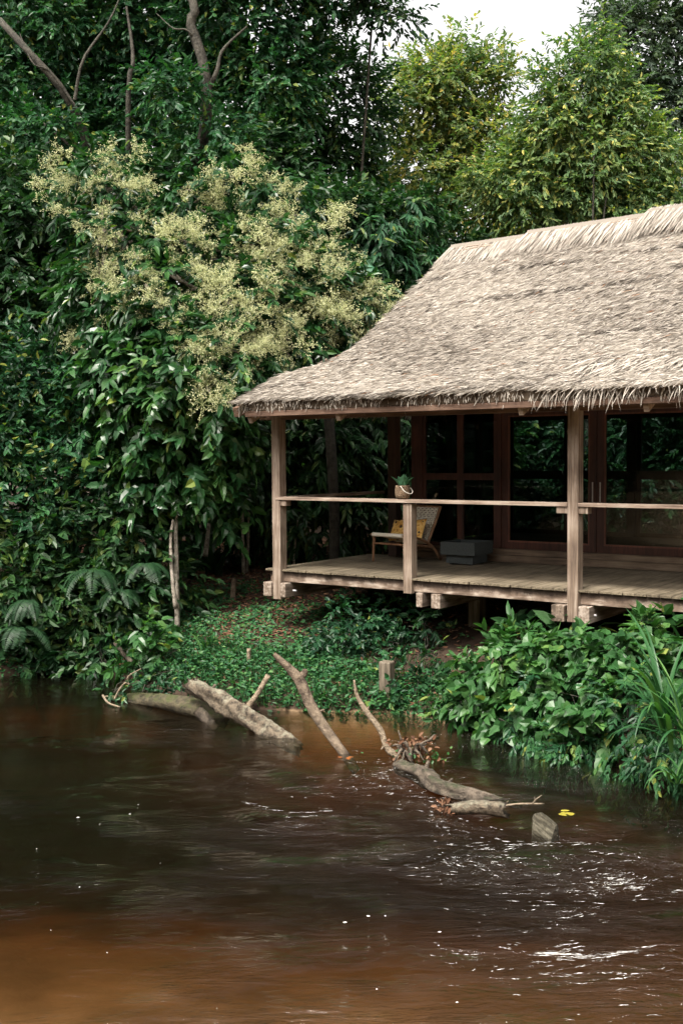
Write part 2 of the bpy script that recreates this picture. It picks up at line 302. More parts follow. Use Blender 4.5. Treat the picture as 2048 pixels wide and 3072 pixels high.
# ------------------------------------------------------------------ terrain and water
SX = np.array([-80, -20, -8, -4.82, -3.5, -2.3, -1.13, -.1, .7, 1.15, 1.75, 2.45, 3.15, 5, 8, 14, 80.])
SY = np.array([24, 18.5, 15.9, 15.3, 15.7, 14.4, 13.35, 13.1, 13.05, 12.5, 12.0, 10.95, 9.9, 8.2, 5.5, 2, -10.])
_ph = rng.uniform(0, 6.28, 40); _kx = rng.normal(0, 1, 40); _ky = rng.normal(0, 1, 40)
def bumps(x, y, f=1.0):
    s = 0
    for i in range(14): s = s + np.sin(f*(1+i*.35)*(_kx[i]*x+_ky[i]*y)+_ph[i])/(1+i*.5)
    return s/3.
def ground_z(x, y):
    x = np.asarray(x, float); y = np.asarray(y, float)
    d = (y - np.interp(x, SX, SY))*.78 + .12*bumps(x, y, 1.3) + .07*bumps(x, y, 4.5)
    land = 1.35*(1-np.exp(-np.maximum(d, 0)/3.8)) + .14*(1-np.exp(-np.maximum(d, 0)/.15)) + .05*bumps(x, y, .9)*np.clip(d, 0, 1)
    dn = -np.minimum(d, 0)
    shelf = .1 + .75*np.exp(-((x-.1)/1.1)**2); sg = np.exp(-((x-.1)/1.2)**2); bed = -((.36+.3*(1-sg))*(1-np.exp(-dn/.25)) + (.75-.35*(1-sg))*(1-np.exp(-np.maximum(dn-shelf, 0)/.8)))
    Ds = np.maximum(-bed, 0)*1.5 + .001; Dn = .39 - .13*np.exp(-((x+2.9)/2.5)**2) + .03*np.maximum(y-5.8, 0) + .042*np.maximum(y-5.8, 0)**2
    bed = -(Ds**-3 + Dn**-3)**(-1/3) + .05*bumps(x, y, 1.2)*np.clip(dn, 0, 1)
    z = np.where(d > 0, land, np.minimum(bed, -.02*np.clip(dn*8, 0, 1)))
    near = np.clip((2.2-y), 0, 40)
    z = np.where(d > 0, z, z + near*.55)
    return np.minimum(z, 2.2) if np.ndim(z) else float(min(z, 2.2))
def graded(lo, hi, a, b, step):
    core = np.arange(a, b+1e-6, step); L_ = a - (np.geomspace(step, a-lo+step, 26)-step)[1:]; H_ = b + (np.geomspace(step, hi-b+step, 26)-step)[1:]
    return np.concatenate([L_[::-1], core, H_])
def grid_mesh(name, xs, ys, zf):
    X, Y = np.meshgrid(xs, ys); Z = zf(X, Y); V = np.stack([X, Y, Z], -1).reshape(-1, 3)
    nx, ny = len(xs), len(ys); i = np.arange(nx*ny).reshape(ny, nx)
    Q = np.stack([i[:-1, :-1], i[:-1, 1:], i[1:, 1:], i[1:, :-1]], -1).reshape(-1, 4)
    return V, Q, i
gx = graded(-300, 300, -9, 9, .09); gy = graded(-120, 400, 2, 21, .09)
V_, Q_, _ = grid_mesh('g', gx, gy, ground_z)
g = link_mesh('ground', np_mesh('ground', V_, Q_, smooth=True), M['ground']); tag(g, kind='structure')
wx = graded(-100, 100, -6, 6, .05); wy = graded(-60, 100, 4, 17, .05)
_wk = [(rng.normal(0, .35)+.15, 1.0+rng.normal(0, .25), lam, rng.uniform(0, 6.28)) for lam in np.geomspace(.35, 2.2, 26)]
def wave(X, Y):
    z = 0
    Xd = X + .25*np.sin(Y*1.3+.6*X) ; Yd = Y + .3*np.sin(X*.9+1.)+.15*np.sin(X*2.3-Y)
    for kx, ky, lam, ph in _wk:
        k = 2*PI/lam/math.hypot(kx, ky); z = z + .008*lam**1.0*np.sin(k*(kx*Xd+ky*Yd)+ph)
    band = np.exp(-((Y-(9.6-.55*X))/1.9)**2); rough = .06 + .9*band/(1+np.exp(-(X-.1+.4*np.sin(Y*.8))*1.8)) + .08/(1+np.exp(-(X-.8)*1.6))
    shore = np.clip((np.interp(X, SX, SY)-Y)/2.5, .12, 1)
    return z*rough*shore*np.exp(-np.maximum(np.hypot(X, Y-9)-12, 0)/4)
V_, Q_, idx = grid_mesh('w', wx, wy, wave)
border = np.concatenate([idx[0, :], idx[1:, -1], idx[-1, -2::-1], idx[-2:0:-1, 0]])
nb = len(V_); low = V_[border].copy(); low[:, 2] = -3.0
V_ = np.vstack([V_, low]); m_ = len(border); k_ = np.arange(m_)
side = np.stack([border, nb+k_, nb+(k_+1) % m_, border[(k_+1) % m_]], -1)
w = link_mesh('water', np_mesh('water', V_, [Q_, side, (nb+k_)[::-1].reshape(1, -1)], smooth=False), M['water']); tag(w, kind='structure')
w.data.polygons.foreach_set('use_smooth', np.arange(len(w.data.polygons)) < len(Q_))

# ------------------------------------------------------------------ leaf builders
def nrm(a): return a/np.maximum(np.linalg.norm(a, axis=-1, keepdims=True), 1e-9)
def leaf_geo(P, D, Nn, L, W, shape='ovate', droop=.12, fold=.18):
    """returns V (n*k,3), faces list; one leaf per row"""
    n = len(P); D = nrm(D); S = nrm(np.cross(D, Nn)); Nn = np.cross(S, D); L = np.broadcast_to(L, n)[:, None]; W = np.broadcast_to(W, n)[:, None]
    if shape == 'small':
        up = Nn*W*fold; Vs = [P, P+D*L*.25+S*W*.46+up, P+D*L*.64+S*W*.4+up-Nn*L*droop*.3, P+D*L-Nn*L*droop, P+D*L*.64-S*W*.4+up-Nn*L*droop*.3, P+D*L*.25-S*W*.46+up]
        V = np.stack(Vs, 1).reshape(-1, 3); b = np.arange(n)[:, None]*6
        return V, [np.concatenate([b+np.array([[0, 1, 2, 3]]), b+np.array([[0, 3, 4, 5]])], 1).reshape(-1, 4)], 2
    if shape == 'ovate': ws = (.46, .40)
    elif shape == 'heart': ws = (.5, .36)
    elif shape == 'strap': ws = (.5, .42)
    else: ws = (.42, .42)
    t1, t2 = (.22, .62) if shape != 'strap' else (.3, .7)
    M1 = P+D*L*t1-Nn*L*droop*t1**2; M2 = P+D*L*t2-Nn*L*droop*t2**2; T = P+D*L*.995-Nn*L*droop
    up = Nn*W*fold
    Vs = [P, M1, M2, T, M1+S*W*ws[0]+up, M2+S*W*ws[1]+up, M1-S*W*ws[0]+up, M2-S*W*ws[1]+up]
    V = np.stack(Vs, 1).reshape(-1, 3); b = np.arange(n)[:, None]*8
    tr = np.concatenate([b+np.array([[0, 4, 1]]), b+np.array([[2, 5, 3]]), b+np.array([[0, 1, 6]]), b+np.array([[2, 3, 7]])], 1).reshape(-1, 3)
    qd = np.concatenate([b+np.array([[1, 4, 5, 2]]), b+np.array([[1, 2, 7, 6]])], 1).reshape(-1, 4)
    return V, [tr, qd], 6
class Leaves:
    def __init__(s): s.V = []; s.T = []; s.Q = []; s.tt = []; s.tq = []; s.n = 0
    def add(s, P, D, Nn, L, W, shape='small', droop=.15, fold=.15, tint=None):
        if not len(P): return
        V, Fs, _ = leaf_geo(P, D, Nn, L, W, shape, droop, fold); n = len(P)
        if tint is None: tint = rng.beta(2, 2.4, n)
        for f in Fs:
            per = len(f)//n; (s.T if f.shape[1] == 3 else s.Q).append(f+s.n); (s.tt if f.shape[1] == 3 else s.tq).append(np.repeat(tint, per))
        s.V.append(V); s.n += len(V)
    def mesh(s, name, smooth=False):
        fs = [np.concatenate(a) for a in (s.T, s.Q) if a]; tt = np.concatenate([np.concatenate(a) for a in (s.tt, s.tq) if a])
        return np_mesh(name, np.concatenate(s.V), fs, tt, smooth)
    def build(s, name, mat, parent=None, smooth=False):
        me = s.mesh(name, smooth)
        if parent is not None:
            me.transform(Matrix.Translation(-parent.location))
        return link_mesh(name, me, mat, parent)
def sprays(LV, C, O, k, twig, leafL, leafW, droop=.4, shape='small', tint0=None, spread=.8, jit=.25, ldroop=.15, yellow=.02):
    n = len(C)
    if n == 0: return
    tw = nrm(O*.8 + rng.normal(0, .45, (n, 3)) + np.array((0, 0, -droop*.5)))
    sd = nrm(np.cross(tw, np.array((0, 0, 1.)) + rng.normal(0, .15, (n, 3))))
    t = np.linspace(.1, 1, k)[None, :, None]; Lt = (twig*rng.uniform(.6, 1.25, n))[:, None, None]
    P = C[:, None, :] + tw[:, None, :]*t*Lt + np.array((0, 0, -1.))*(t**2)*Lt*droop*.5
    sg = np.where(np.arange(k) % 2 == 0, 1, -1)[None, :, None]; fade = (1-.6*t)
    D = tw[:, None, :]*(.55+.5*t) + sd[:, None, :]*sg*spread*fade + np.array((0, 0, -droop)) + rng.normal(0, jit, (n, k, 3))
    Nn = np.array((0, 0, .5)) + .95*O[:, None, :] + rng.normal(0, .38, (n, k, 3))
    L = leafL*rng.uniform(.65, 1.2, (n, k)); W = leafW*rng.uniform(.75, 1.2, (n, k))
    base = rng.beta(2, 2.2, n) if tint0 is None else tint0
    tint = np.clip(base[:, None]*.75 + rng.normal(.1, .12, (n, k)), 0, .93); tint = np.where(rng.random((n, k)) < yellow, rng.uniform(.95, 1, (n, k)), tint)
    LV.add(P.reshape(-1, 3), D.reshape(-1, 3), Nn.reshape(-1, 3), L.ravel(), W.ravel(), shape, ldroop, .15, tint.ravel())
def shell(c, r, n, inner=.55, front=True):
    d = nrm(rng.normal(0, 1, (n*2, 3)))
    if front: d = d[(d[:, 1] < .35) | (rng.random(len(d)) < .25)]
    d = d[:n]; ph = rng.uniform(0, 6, 3)
    wob = 1+.16*np.sin(3*d[:, 0]+ph[0])*np.sin(3*d[:, 2]+ph[1])+.12*np.sin(6*d[:, 1]+5*d[:, 2]+ph[2])+.07*np.sin(11*d[:, 0]+9*d[:, 2]+ph[0])
    rr = (inner+(1-inner)*rng.random(len(d))**.55)*wob
    return c + d*rr[:, None]*r, d
def blob_px(b):
    px, py, Y, rx, ry = b[:5]; s = Y/F
    return at(px, py, Y), np.array((rx*s, min(rx, ry)*s*.9 if len(b) < 6 else b[5], ry*s))
def tree(name, label, cat, base, blobs, mat, leafL, leafW, dens=26, k=9, twig=.42, droop=.22, shape='small', trunk=None, trunk_r=.16, barkm='bark', group=None, inner=.5, parts=('trunk', 'crown'), tintshift=0, spread=.8, yellow=.02, limbs=True, jit=.25, sidest=8, ldroop=.15, rag=3, forks=()):
    bx, bY = base; bz = 0
    B = at(bx, 1500, bY); gz = float(ground_z(B[0], B[1])); root = empty(name, (B[0], B[1], gz-.05), label, cat, group)
    LV = Leaves(); cs = []; BL = [blob_px(b) for b in blobs]; cs = list(BL)
    for c, r in list(BL):
        for _ in range(rag):
            q = nrm(rng.normal(0, 1, 3)*np.array((1, .8, 1))-np.array((0, .3, 0))); BL.append((c+q*r*rng.uniform(.9, 1.15), r*rng.uniform(.22, .42)))
    for c, r in BL:
        area = 4*PI*(r[0]*r[1]+r[0]*r[2]+r[1]*r[2])/3
        n = int(area*dens); C, O = shell(c, r, n, inner)
        t0 = np.clip(rng.beta(2, 2.4, len(C)) + .22*bumps(C[:, 0], C[:, 2]+C[:, 1]*.5, 1.6) + tintshift, 0, 1)
        sprays(LV, C, O, k, twig, leafL, leafW, droop, shape, t0, spread=spread, yellow=yellow, jit=jit, ldroop=ldroop)
    LV.build(parts[1], M[mat], root)
    mb = MB(); o = np.array(root.location)
    if trunk:
        T = [at(*p)-o for p in trunk]; T = curve_pts(T, 18); rad = np.linspace(trunk_r, trunk_r*.55, 18)
        mb.tube(T, rad, sidest, .06); mid = T[11]
    else:
        top = max(cs, key=lambda q: q[0][2])[0] - o; mid = top*.55; mid[2] = top[2]*.5
        T = curve_pts([np.zeros(3), mid*.6+rng.normal(0, .1, 3)*(1, 1, 0), mid, top], 14); mb.tube(T, np.linspace(trunk_r, trunk_r*.3, 14), sidest, .06); mid = T[6]
    for fk, fr in forks: mb.tube(curve_pts([at(*p)-o for p in fk], 12), np.linspace(fr*.7, fr*.2, 12), 6, .08, False)
    if limbs:
        for c, r in cs:
            e = c-o; m1 = mid*.5+e*.5+rng.normal(0, .12, 3)*np.linalg.norm(e-mid)*.6
            mb.tube(curve_pts([mid, m1, e], 9), np.linspace(trunk_r*.34, trunk_r*.1, 9), 6, .05, False)
            for _ in range(3):
                q = e + nrm(rng.normal(0, 1, 3))*r*.85; mb.tube(curve_pts([m1*.4+e*.6, (e+q)/2+rng.normal(0, .06, 3), q], 6), np.linspace(trunk_r*.16, .006, 6), 5, 0, False)
    mb.build(parts[0], M[barkm], root, smooth=True)
    return root, cs

# ------------------------------------------------------------------ the house
HA = R(35.5); HO = atz(850, 1706, 1.5); HU = np.array((math.cos(HA), -math.sin(HA), 0)); HV = np.array((math.sin(HA), math.cos(HA), 0))
house = empty('thatched_house', (HO[0], HO[1], 0), 'stilted timber house with thatched roof, glass doors and railed veranda over the river', 'house', rz=-HA)
def H(u, v, z): return np.array((HO[0], HO[1], 0)) + HU*u + HV*v + np.array((0, 0, z))
def part(mb, name, mat, parent=house, smooth=False, bevel=.004, label=None):
    o = mb.build(name, M[mat], parent, smooth, bevel)
    if label: o['label'] = label
    return o
rv, rz_eave, rz_ridge, vr = -.72, 3.80, 6.20, 3.0
def roof_z(v, u=0):
    v = np.asarray(v, float); v = np.where(v > vr, 2*vr-v, v); t = (v-rv)/(vr-rv)
    return rz_eave + (rz_ridge-rz_eave)*(.66*t+.34*t*t) + .012*np.asarray(u)*t
# left edge of the roof, read off its outline against the surface of the slope
def verge(px, py):
    d = ray(px, py); best = None
    for s in np.linspace(10, 24, 2800):
        p = np.array((0, 0, CZ))+d*s; q = p-np.array((HO[0], HO[1], 0)); u, v = q@HU, q@HV
        if v < rv: continue
        if p[2] < roof_z(v, u): return (u, v)
    return (u, vr)
VG = [verge(*p) for p in ((850, 1128), (990, 1092), (1085, 1040), (1150, 975), (1255, 865), (1345, 780))]
print('VG', [(round(float(a), 2), round(float(b), 2)) for a, b in VG])
vgv = np.array([rv]+[b for a, b in VG]+[vr]); vgu = np.array([-.10]+[a for a, b in VG]+[1.12]); o_ = np.argsort(vgv); vgv, vgu = vgv[o_], vgu[o_]
def verge_u(v):
    v = np.asarray(v, float); v = np.where(v > vr, 2*vr-v, v); return np.interp(v, vgv, vgu)
UR = 9.0
roof_root = None
def roof_base():
    vs = np.linspace(rv, 2*vr-rv, 60); V = []; Fc = []; nu = 24
    for layer in (0, -.13):
        for v in vs:
            for j in range(nu):
                u = verge_u(v) + (UR-verge_u(v))*j/(nu-1); V.append((u, v, float(roof_z(v, u))+layer-(.0 if layer == 0 else .0)))
    n1 = len(vs)*nu
    idx = lambda l, i, j: l*n1+i*nu+j
    for i in range(len(vs)-1):
        for j in range(nu-1):
            Fc.append((idx(0,i,j), idx(0,i,j+1), idx(0,i+1,j+1), idx(0,i+1,j))); Fc.append((idx(1,i,j), idx(1,i+1,j), idx(1,i+1,j+1), idx(1,i,j+1)))
        Fc.append((idx(0,i,0), idx(0,i+1,0), idx(1,i+1,0), idx(1,i,0))); Fc.append((idx(0,i,nu-1), idx(1,i,nu-1), idx(1,i+1,nu-1), idx(0,i+1,nu-1)))
    for j in range(nu-1):
        Fc.append((idx(0,0,j), idx(1,0,j), idx(1,0,j+1), idx(0,0,j+1))); e = len(vs)-1
        Fc.append((idx(0,e,j), idx(0,e,j+1), idx(1,e,j+1), idx(1,e,j)))
    # the hipped end
    half = len(vs)//2
    for i in range(half-1):
        Fc.append((idx(0,i,0), idx(0,e-i,0), idx(0,e-i-1,0), idx(0,i+1,0)))
    mb = MB(); mb.v = V; mb.f = Fc; return mb
rf = part(roof_base(), 'roof', 'ceiling', bevel=0)
rf['label'] = 'sagging roof of pale dried palm thatch'
def thatch_strips(n, urange, vrange, L, W, lift, tint=(2.2, 2), rows=.08, ang=.35, curl=-.12, keep=None, off=0., shp='strap'):
    LV = Leaves(); u = rng.uniform(*urange, n); v = rng.uniform(*vrange, n)
    v = np.round(v/rows)*rows + rng.normal(0, rows*.22, n) + .03*np.sin(u*2.1)+.02*np.sin(u*5.3+v)
    v = np.clip(v, vrange[0]-.02, vrange[1]+.02)
    ok = u > verge_u(v)-.02; 
    if keep is not None: ok &= keep(u, v)
    u, v = u[ok], v[ok]; n = len(u); e = .02
    dz = (roof_z(v+e, u)-roof_z(v-e, u))/(2*e)
    a = ang*(np.sin(u*9+np.round(v/rows)*2.7)+.6*np.sin(u*23+v*31))*.7 + rng.normal(0, ang*.8, n) + off
    D = nrm(np.stack([np.sin(a), -np.cos(a), -dz*np.cos(a)], 1)); Nn = nrm(np.stack([np.zeros(n), -dz, np.ones(n)], 1))
    P = np.stack([u, v, roof_z(v, u)+rng.uniform(.0, .03, n)], 1)
    D = nrm(D + Nn*(lift*rng.uniform(.3, 1.5, n))[:, None]); Nr = nrm(Nn+rng.normal(0, .25, (n, 3)))
    tt = np.clip(rng.beta(*tint, n)*.8 + .12*np.sin(u*1.7+v*2.3)*.5 + .1*bumps(u, v, 1.5), 0, .92); gap_shade = (bumps(u*2.2, v*9., 2.1)+.35*bumps(u, v, 1.1)+rng.normal(0, .15, n)) > .62; tt = np.where(gap_shade, tt*.12, tt); tt = np.where(rng.random(n) < .006, 1., tt)  # clusters of near-black blades: shade of gaps in the thatch put into the tint
    LV.add(P, D, Nr, L*rng.uniform(.6, 1.3, n), W*rng.uniform(.6, 1.3, n), shp, curl*-1, .1, tt); return LV
me = thatch_strips(230000, (-.4, 7.), (rv, 2.95), .15, .0105, .2, shp='small', off=-.75).mesh('thatch'); link_mesh('thatch', me, M['thatch'], rf)
# looser longer blades, upper right patch and over the right part of the eave
me = thatch_strips(2600, (4.6, 7.5), (-.25, .25), .40, .017, .22, (2.4, 1.8), off=-.35, ang=.25, curl=-.2, keep=lambda u, v: v < .05+.10*np.sin(u*2)).mesh('loose'); link_mesh('loose_blades', me, M['thatch_long'], rf)
def fringe(n, u0, u1, Lm, z0, w, out=.25):
    u = rng.uniform(u0, u1, n); LV = Leaves(); P = np.stack([u, np.full(n, rv)+rng.uniform(-.02, .12, n), float(z0)+rng.uniform(-.06, .03, n)], 1)
    P[:, 2] = roof_z(P[:, 1], u)+rng.uniform(-.10, .02, n)
    D = np.stack([rng.normal(0, .28, n), -rng.uniform(.1, .5, n)*out*2, -np.ones(n)], 1)
    LV.add(P, D, np.tile((0, -1., .2), (n, 1))+rng.normal(0, .3, (n, 3)), Lm*rng.uniform(.3, 1.25, n), w*rng.uniform(.6, 1.2, n), 'strap', rng.uniform(-.35, .5), .12, rng.beta(3, 1.8, n)*.9)
    return LV
LVf = fringe(2000, -.2, 4.1, .075, rz_eave, .013)
fr2 = fringe(2400, 4.1, UR, .13, rz_eave, .012); LVf.V += fr2.V; LVf.Q += [q+LVf.n for q in fr2.Q]; LVf.T += [q+LVf.n for q in fr2.T]; LVf.tq += fr2.tq; LVf.tt += fr2.tt; LVf.n += fr2.n; me = LVf.mesh('fringe'); link_mesh('eave_fringe', me, M['thatch_long'], rf)
f2 = Leaves(); n = 640
u = rng.uniform(4.25, 8.5, n); v0 = rng.uniform(rv-.02, rv+.3, n); P = np.stack([u, v0, roof_z(v0, u)+.03], 1)
D = np.stack([rng.normal(-.15, .35, n), -rng.uniform(.35, 1.0, n), -rng.uniform(.35, 1.1, n)], 1)
f2.add(P, D, np.stack([rng.normal(0, .3, n), -np.ones(n)*.6, np.ones(n)], 1), rng.uniform(.16, .36, n), rng.uniform(.010, .017, n), 'strap', .28, .1, rng.beta(2.4, 1.7, n)*.9)
link_mesh('hanging_blades', f2.mesh('hanging'), M['thatch_long'], rf)
f3 = Leaves(); n = 60
u = rng.uniform(-.2, UR, n); P = np.stack([u, np.full(n, rv+.04), roof_z(rv+.04, u)-.04], 1)
f3.add(P, np.stack([rng.normal(0, .2, n), rng.normal(0, .2, n), -np.ones(n)], 1), np.tile((0, -1., 0), (n, 1)), rng.uniform(.12, .26, n), .014, 'strap', .05, .1, rng.beta(3, 2, n))
link_mesh('dangling_blades', f3.mesh('dangling'), M['thatch_long'], rf)
# hipped end thatch
LV = Leaves(); n = 9000; z = rng.uniform(0, 1, n); vv = rv + (vr-rv)*z; uu = verge_u(vv); vpos = vv + (2*(vr-vv))*rng.random(n)
P = np.stack([uu-.01, vpos, roof_z(vv, uu)], 1); LV.add(P, np.stack([-np.full(n, .5)+rng.normal(0, .1, n), rng.normal(0, .3, n), -np.ones(n)], 1), np.tile((-1., 0, .5), (n, 1)), .25*rng.uniform(.6, 1.2, n), .02, 'strap', -.1, .1, rng.beta(2.2, 2, n)*.9)
# verge roughness
n = 900; vv = rng.uniform(rv, vr, n); uu = verge_u(vv); LV.add(np.stack([uu+.05, vv, roof_z(vv, uu)+.02], 1), np.stack([-np.ones(n)*.7, -rng.uniform(.2, 1, n), -rng.uniform(.2, .8, n)], 1), np.tile((-.2, -.5, 1.), (n, 1)), rng.uniform(.08, .18, n), .018, 'strap', .1, .1, rng.beta(3, 2, n)*.9)
link_mesh('hip_thatch', LV.mesh('hip'), M['thatch'], rf)
# ridge cap
LV = Leaves()
for lay, (n, L0, dv) in enumerate(((3800, .50, -.02), (3800, .42, .0), (2400, .34, .02))):
    u = rng.uniform(1.0, UR, n); step = .05*(u > 2.3)+.06*(u > 4.1); v = np.full(n, vr)+dv-rng.uniform(0, .06, n)
    P = np.stack([u, v, roof_z(v, u)+.06+step+lay*.012], 1); a = rng.normal(.4, .16, n)+.12*np.sin(u*6)
    D = np.stack([-np.sin(a)*.9, -np.cos(a), np.full(n, -.78)+rng.normal(0, .05, n)], 1)
    LV.add(P, D, np.stack([rng.normal(0, .2, n), -np.ones(n)*.8, np.ones(n)], 1), L0*rng.uniform(.75, 1.3, n)*(1+.0*u), rng.uniform(.014, .026, n), 'strap', .10, .1, np.clip(rng.beta(2.2, 2, n), 0, .93))
rc = link_mesh('ridge_cap', LV.mesh('ridge'), M['thatch_long'], rf)
mb = MB()
capv = []
for a, b, hgt in ((1.02, 2.35, .10), (2.3, 4.15, .15), (4.1, UR, .21)):
    mb.box((a, vr-.10, 6.10+hgt+.012*a), (b, vr+.5, 6.16+hgt+.012*a), Matrix.Rotation(-.012, 3, 'Y'))
o = mb.build('ridge_board', M['thatch_long'], rf); 
at_ = o.data.attributes.new('tint', 'FLOAT', 'FACE'); at_.data.foreach_set('value', [.55]*len(o.data.polygons))
for k, (dv, dz_, r_) in enumerate(((-.14, .045, .016), (-.10, .05, .012))):
    for a, b, hgt in ((1.0, 2.5, .0), (2.35, 4.4, .05), (4.15, UR, .11)):
        pts = [(u_, vr+dv+.015*math.sin(u_*3), float(roof_z(vr+dv, u_))+dz_+hgt*1.0+.01+.012*math.sin(u_*5+k)) for u_ in np.linspace(a, b, 12)]
        MB().tube(pts, r_, 7, .1).build('ridge_stick', M['stick'], rf, smooth=True)

# structure
def bx(name, a, b, mat, bevel=.005, parent=house): return part(MB().box(a, b), name, mat, parent, bevel=bevel)
posts = [(-.11, .04, .98), (4.27, 4.41, .98)]
posts = [(-.11, .03, 1.08), (4.27, 4.405, 1.12), (8.6, 8.74, 1.12)]
for a, b, zb in posts: bx('post', (a, -.10, zb), (b, .045, 3.62), 'post', .006)
bx('post', (2.02, -.085, 1.30), (2.145, .05, 2.455), 'post', .006)
bx('post', (6.5, -.085, 1.30), (6.63, .05, 2.455), 'post', .006)
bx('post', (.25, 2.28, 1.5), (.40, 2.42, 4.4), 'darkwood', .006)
# eave beam and rafters
bx('beam', (-.35, -.06, 3.565), (UR, .06, 3.80), 'beamw')
bx('beam', (-.05, -.72, 3.59), (UR, -.66, 3.66), 'beamw')
part(MB().beam((-.08, 2.3, 4.6), (-.30, -.62, 3.66), .09, .13), 'rafter', 'beamw')
for u_ in (-.02, 1.42, 3.95, 5.4, 6.8, 8.2):
    u_ > 1 and part(MB().beam((u_, 3.0, 5.75), (u_, 1.1, 4.42), .06, .13), 'rafter', 'beamw'); part(MB().beam((u_, 1.12, 4.43), (u_, -.66, 3.56), .06, .12), 'rafter', 'railw')
# rails: flat planks with little blocks under their ends
for a, b in ((-.04, 4.27), (4.405, 8.6)):
    bx('rail', (a, -.11, 2.462), (b, .035, 2.505), 'railw', .004)
for a, b in ((.03, .13), (4.13, 4.27), (4.405, 4.52)): bx('rail_block', (a, -.09, 2.38), (b, .02, 2.46), 'post')
part(MB().box((-.09, .045, 2.462), (.05, 2.5, 2.505)), 'rail', 'joist')
# deck: boards run inwards
dk = MB(); u_ = -.25; k = 0
while u_ < 8.9:
    w_ = .133; dv = random.uniform(-.012, .012); zt = 1.5+random.uniform(-.0015, .0015)
    dk.box((u_, -.075+dv, 1.472), (u_+w_, 2.5, zt)); u_ += w_+.007
part(dk, 'deck', 'deck', bevel=.003)
for a, b in ((-.20, -.11), (.03, 2.02), (2.145, 4.27), (4.405, 8.6)):
    bx('fascia', (a, -.03, 1.325), (b, .02, 1.47), 'fascia')
bx('side_fascia', (-.20, .025, 1.325), (-.15, 2.45, 1.47), 'joist')
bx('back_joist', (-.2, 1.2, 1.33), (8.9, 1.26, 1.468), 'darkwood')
for ub in (-.04, 4.34, 8.67):
    for a, b in ((ub-.25, ub-.09), (ub+.085, ub+.22)):
        if ub < 0: a, b = (a+.04, b+.02) if a < ub-.1 else (a, b-.04)
        bx('cross_beam', (a, -.14, 1.12), (b, 5.4, 1.315), 'joist', .008)
for a, b in ((2.20, 2.29), (2.42, 2.55)): bx('cross_beam', (a, -.07, 1.135), (b, 5.4, 1.318), 'joist', .008)
for ub in (.17, 4.53):
    MB().tube([(ub+.01 if ub < 1 else ub+.04, -.02, 1.21), (ub+.07, -.02, 1.21)], .012, 8).build('bolt', M['metal'], house)
# stilts
for px, py, v_ in ((1421, 2010, 1.3),):
    pass
for u_, v_ in ((.25, 2.4), (2.36, 1.25), (4.55, 1.6), (.3, 5.2), (2.5, 5.0), (4.5, 5.0), (6.8, 1.6), (6.8, 5.0), (2.4, 3.2)):
    g_ = H(u_, v_, 0); gz = float(ground_z(g_[0], g_[1])); bx('stilt', (u_-.09, v_-.09, gz-.3), (u_+.09, v_+.09, 1.12 if v_ != 1.25 else 1.13), 'oldpost')
# glass front
WV = 2.5
bx('step_board', (.62, WV-.13, 1.503), (UR-.1, WV+.02, 1.60), 'step'); bx('step_board', (.66, WV-.07, 1.603), (UR-.1, WV+.02, 1.685), 'step')
bx('wall_plate', (.5, WV-.03, 3.72), (UR, WV+.09, 4.25), 'darkwood')
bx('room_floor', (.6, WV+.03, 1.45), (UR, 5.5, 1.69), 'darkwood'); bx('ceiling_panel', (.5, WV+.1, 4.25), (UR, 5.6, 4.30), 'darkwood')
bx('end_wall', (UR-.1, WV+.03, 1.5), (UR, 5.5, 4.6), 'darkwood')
bx('jamb', (.57, WV-.05, 1.69), (.76, WV+.07, 3.72), 'redwood')
def window(u0, u1, z0, z1, v=WV, name='window', fr='redwood', t=.06, tm='trim', th=.05):
    mb = MB(); mb.box((u0, v-th/2, z0), (u0+t, v+th/2, z1)).box((u1-t, v-th/2, z0), (u1, v+th/2, z1)).box((u0+t, v-th/2, z0), (u1-t, v+th/2, z0+t)).box((u0+t, v-th/2, z1-t), (u1-t, v+th/2, z1))
    w_ = part(mb, name, fr, bevel=0)
    if tm:
        b = .022; mb = MB(); a0, a1, c0, c1 = u0+t, u1-t, z0+t, z1-t; y0, y1 = v-th/2+.006, v+th/2-.006
        mb.box((a0, y0, c0), (a0+b, y1, c1)).box((a1-b, y0, c0), (a1, y1, c1)).box((a0+b, y0, c0), (a1-b, y1, c0+b)).box((a0+b, y0, c1-b), (a1-b, y1, c1)); part(mb, 'trim', tm, w_, bevel=0)
    g_ = part(MB().box((u0+t-.005, v-.004, z0+t-.005), (u1-t+.005, v+.004, z1-t+.005)), 'pane', 'glass', w_, bevel=0)
    return w_
for a, b in ((.76, 1.41), (1.41, 2.02)):
    window(a, b, 1.69, 2.735, t=.05, tm=None); window(a, b, 2.735, 3.72, t=.05, tm=None)
bx('jamb', (2.02, WV-.06, 1.69), (2.10, WV+.06, 3.72), 'redwood')
for a, b in ((2.10, 3.555), (3.565, 5.1), (5.11, 6.6), (6.61, 8.1)):
    d_ = window(a, b, 1.69, 3.72, name='glass_door', t=.10)
    h_ = MB().tube([((b-.05) if a < 3 or 5 < a < 6 else (a+.05), WV-.04, z) for z in (2.4, 2.45, 2.62, 2.67)], .01, 6).build('handle', M['metal'], d_)
for a, b in ((1.9, 2.9), (3.0, 4.0), (4.1, 5.1), (5.2, 6.2), (6.3, 7.3), (.7, 1.8)):
    window(a, b, 1.69, 2.7, 5.5, fr='darkwood', t=.07, tm=None); window(a, b, 2.7, 4.1, 5.5, fr='darkwood', t=.07, tm=None)
bx('wall_plate', (.5, 5.45, 4.1), (UR, 5.55, 4.25), 'darkwood')
for u_ in (.6, 1.8, 2.9, 4.0, 5.1, 6.2, 7.3): bx('jamb', (u_, 5.43, 1.69), (u_+.1, 5.57, 4.12), 'darkwood')
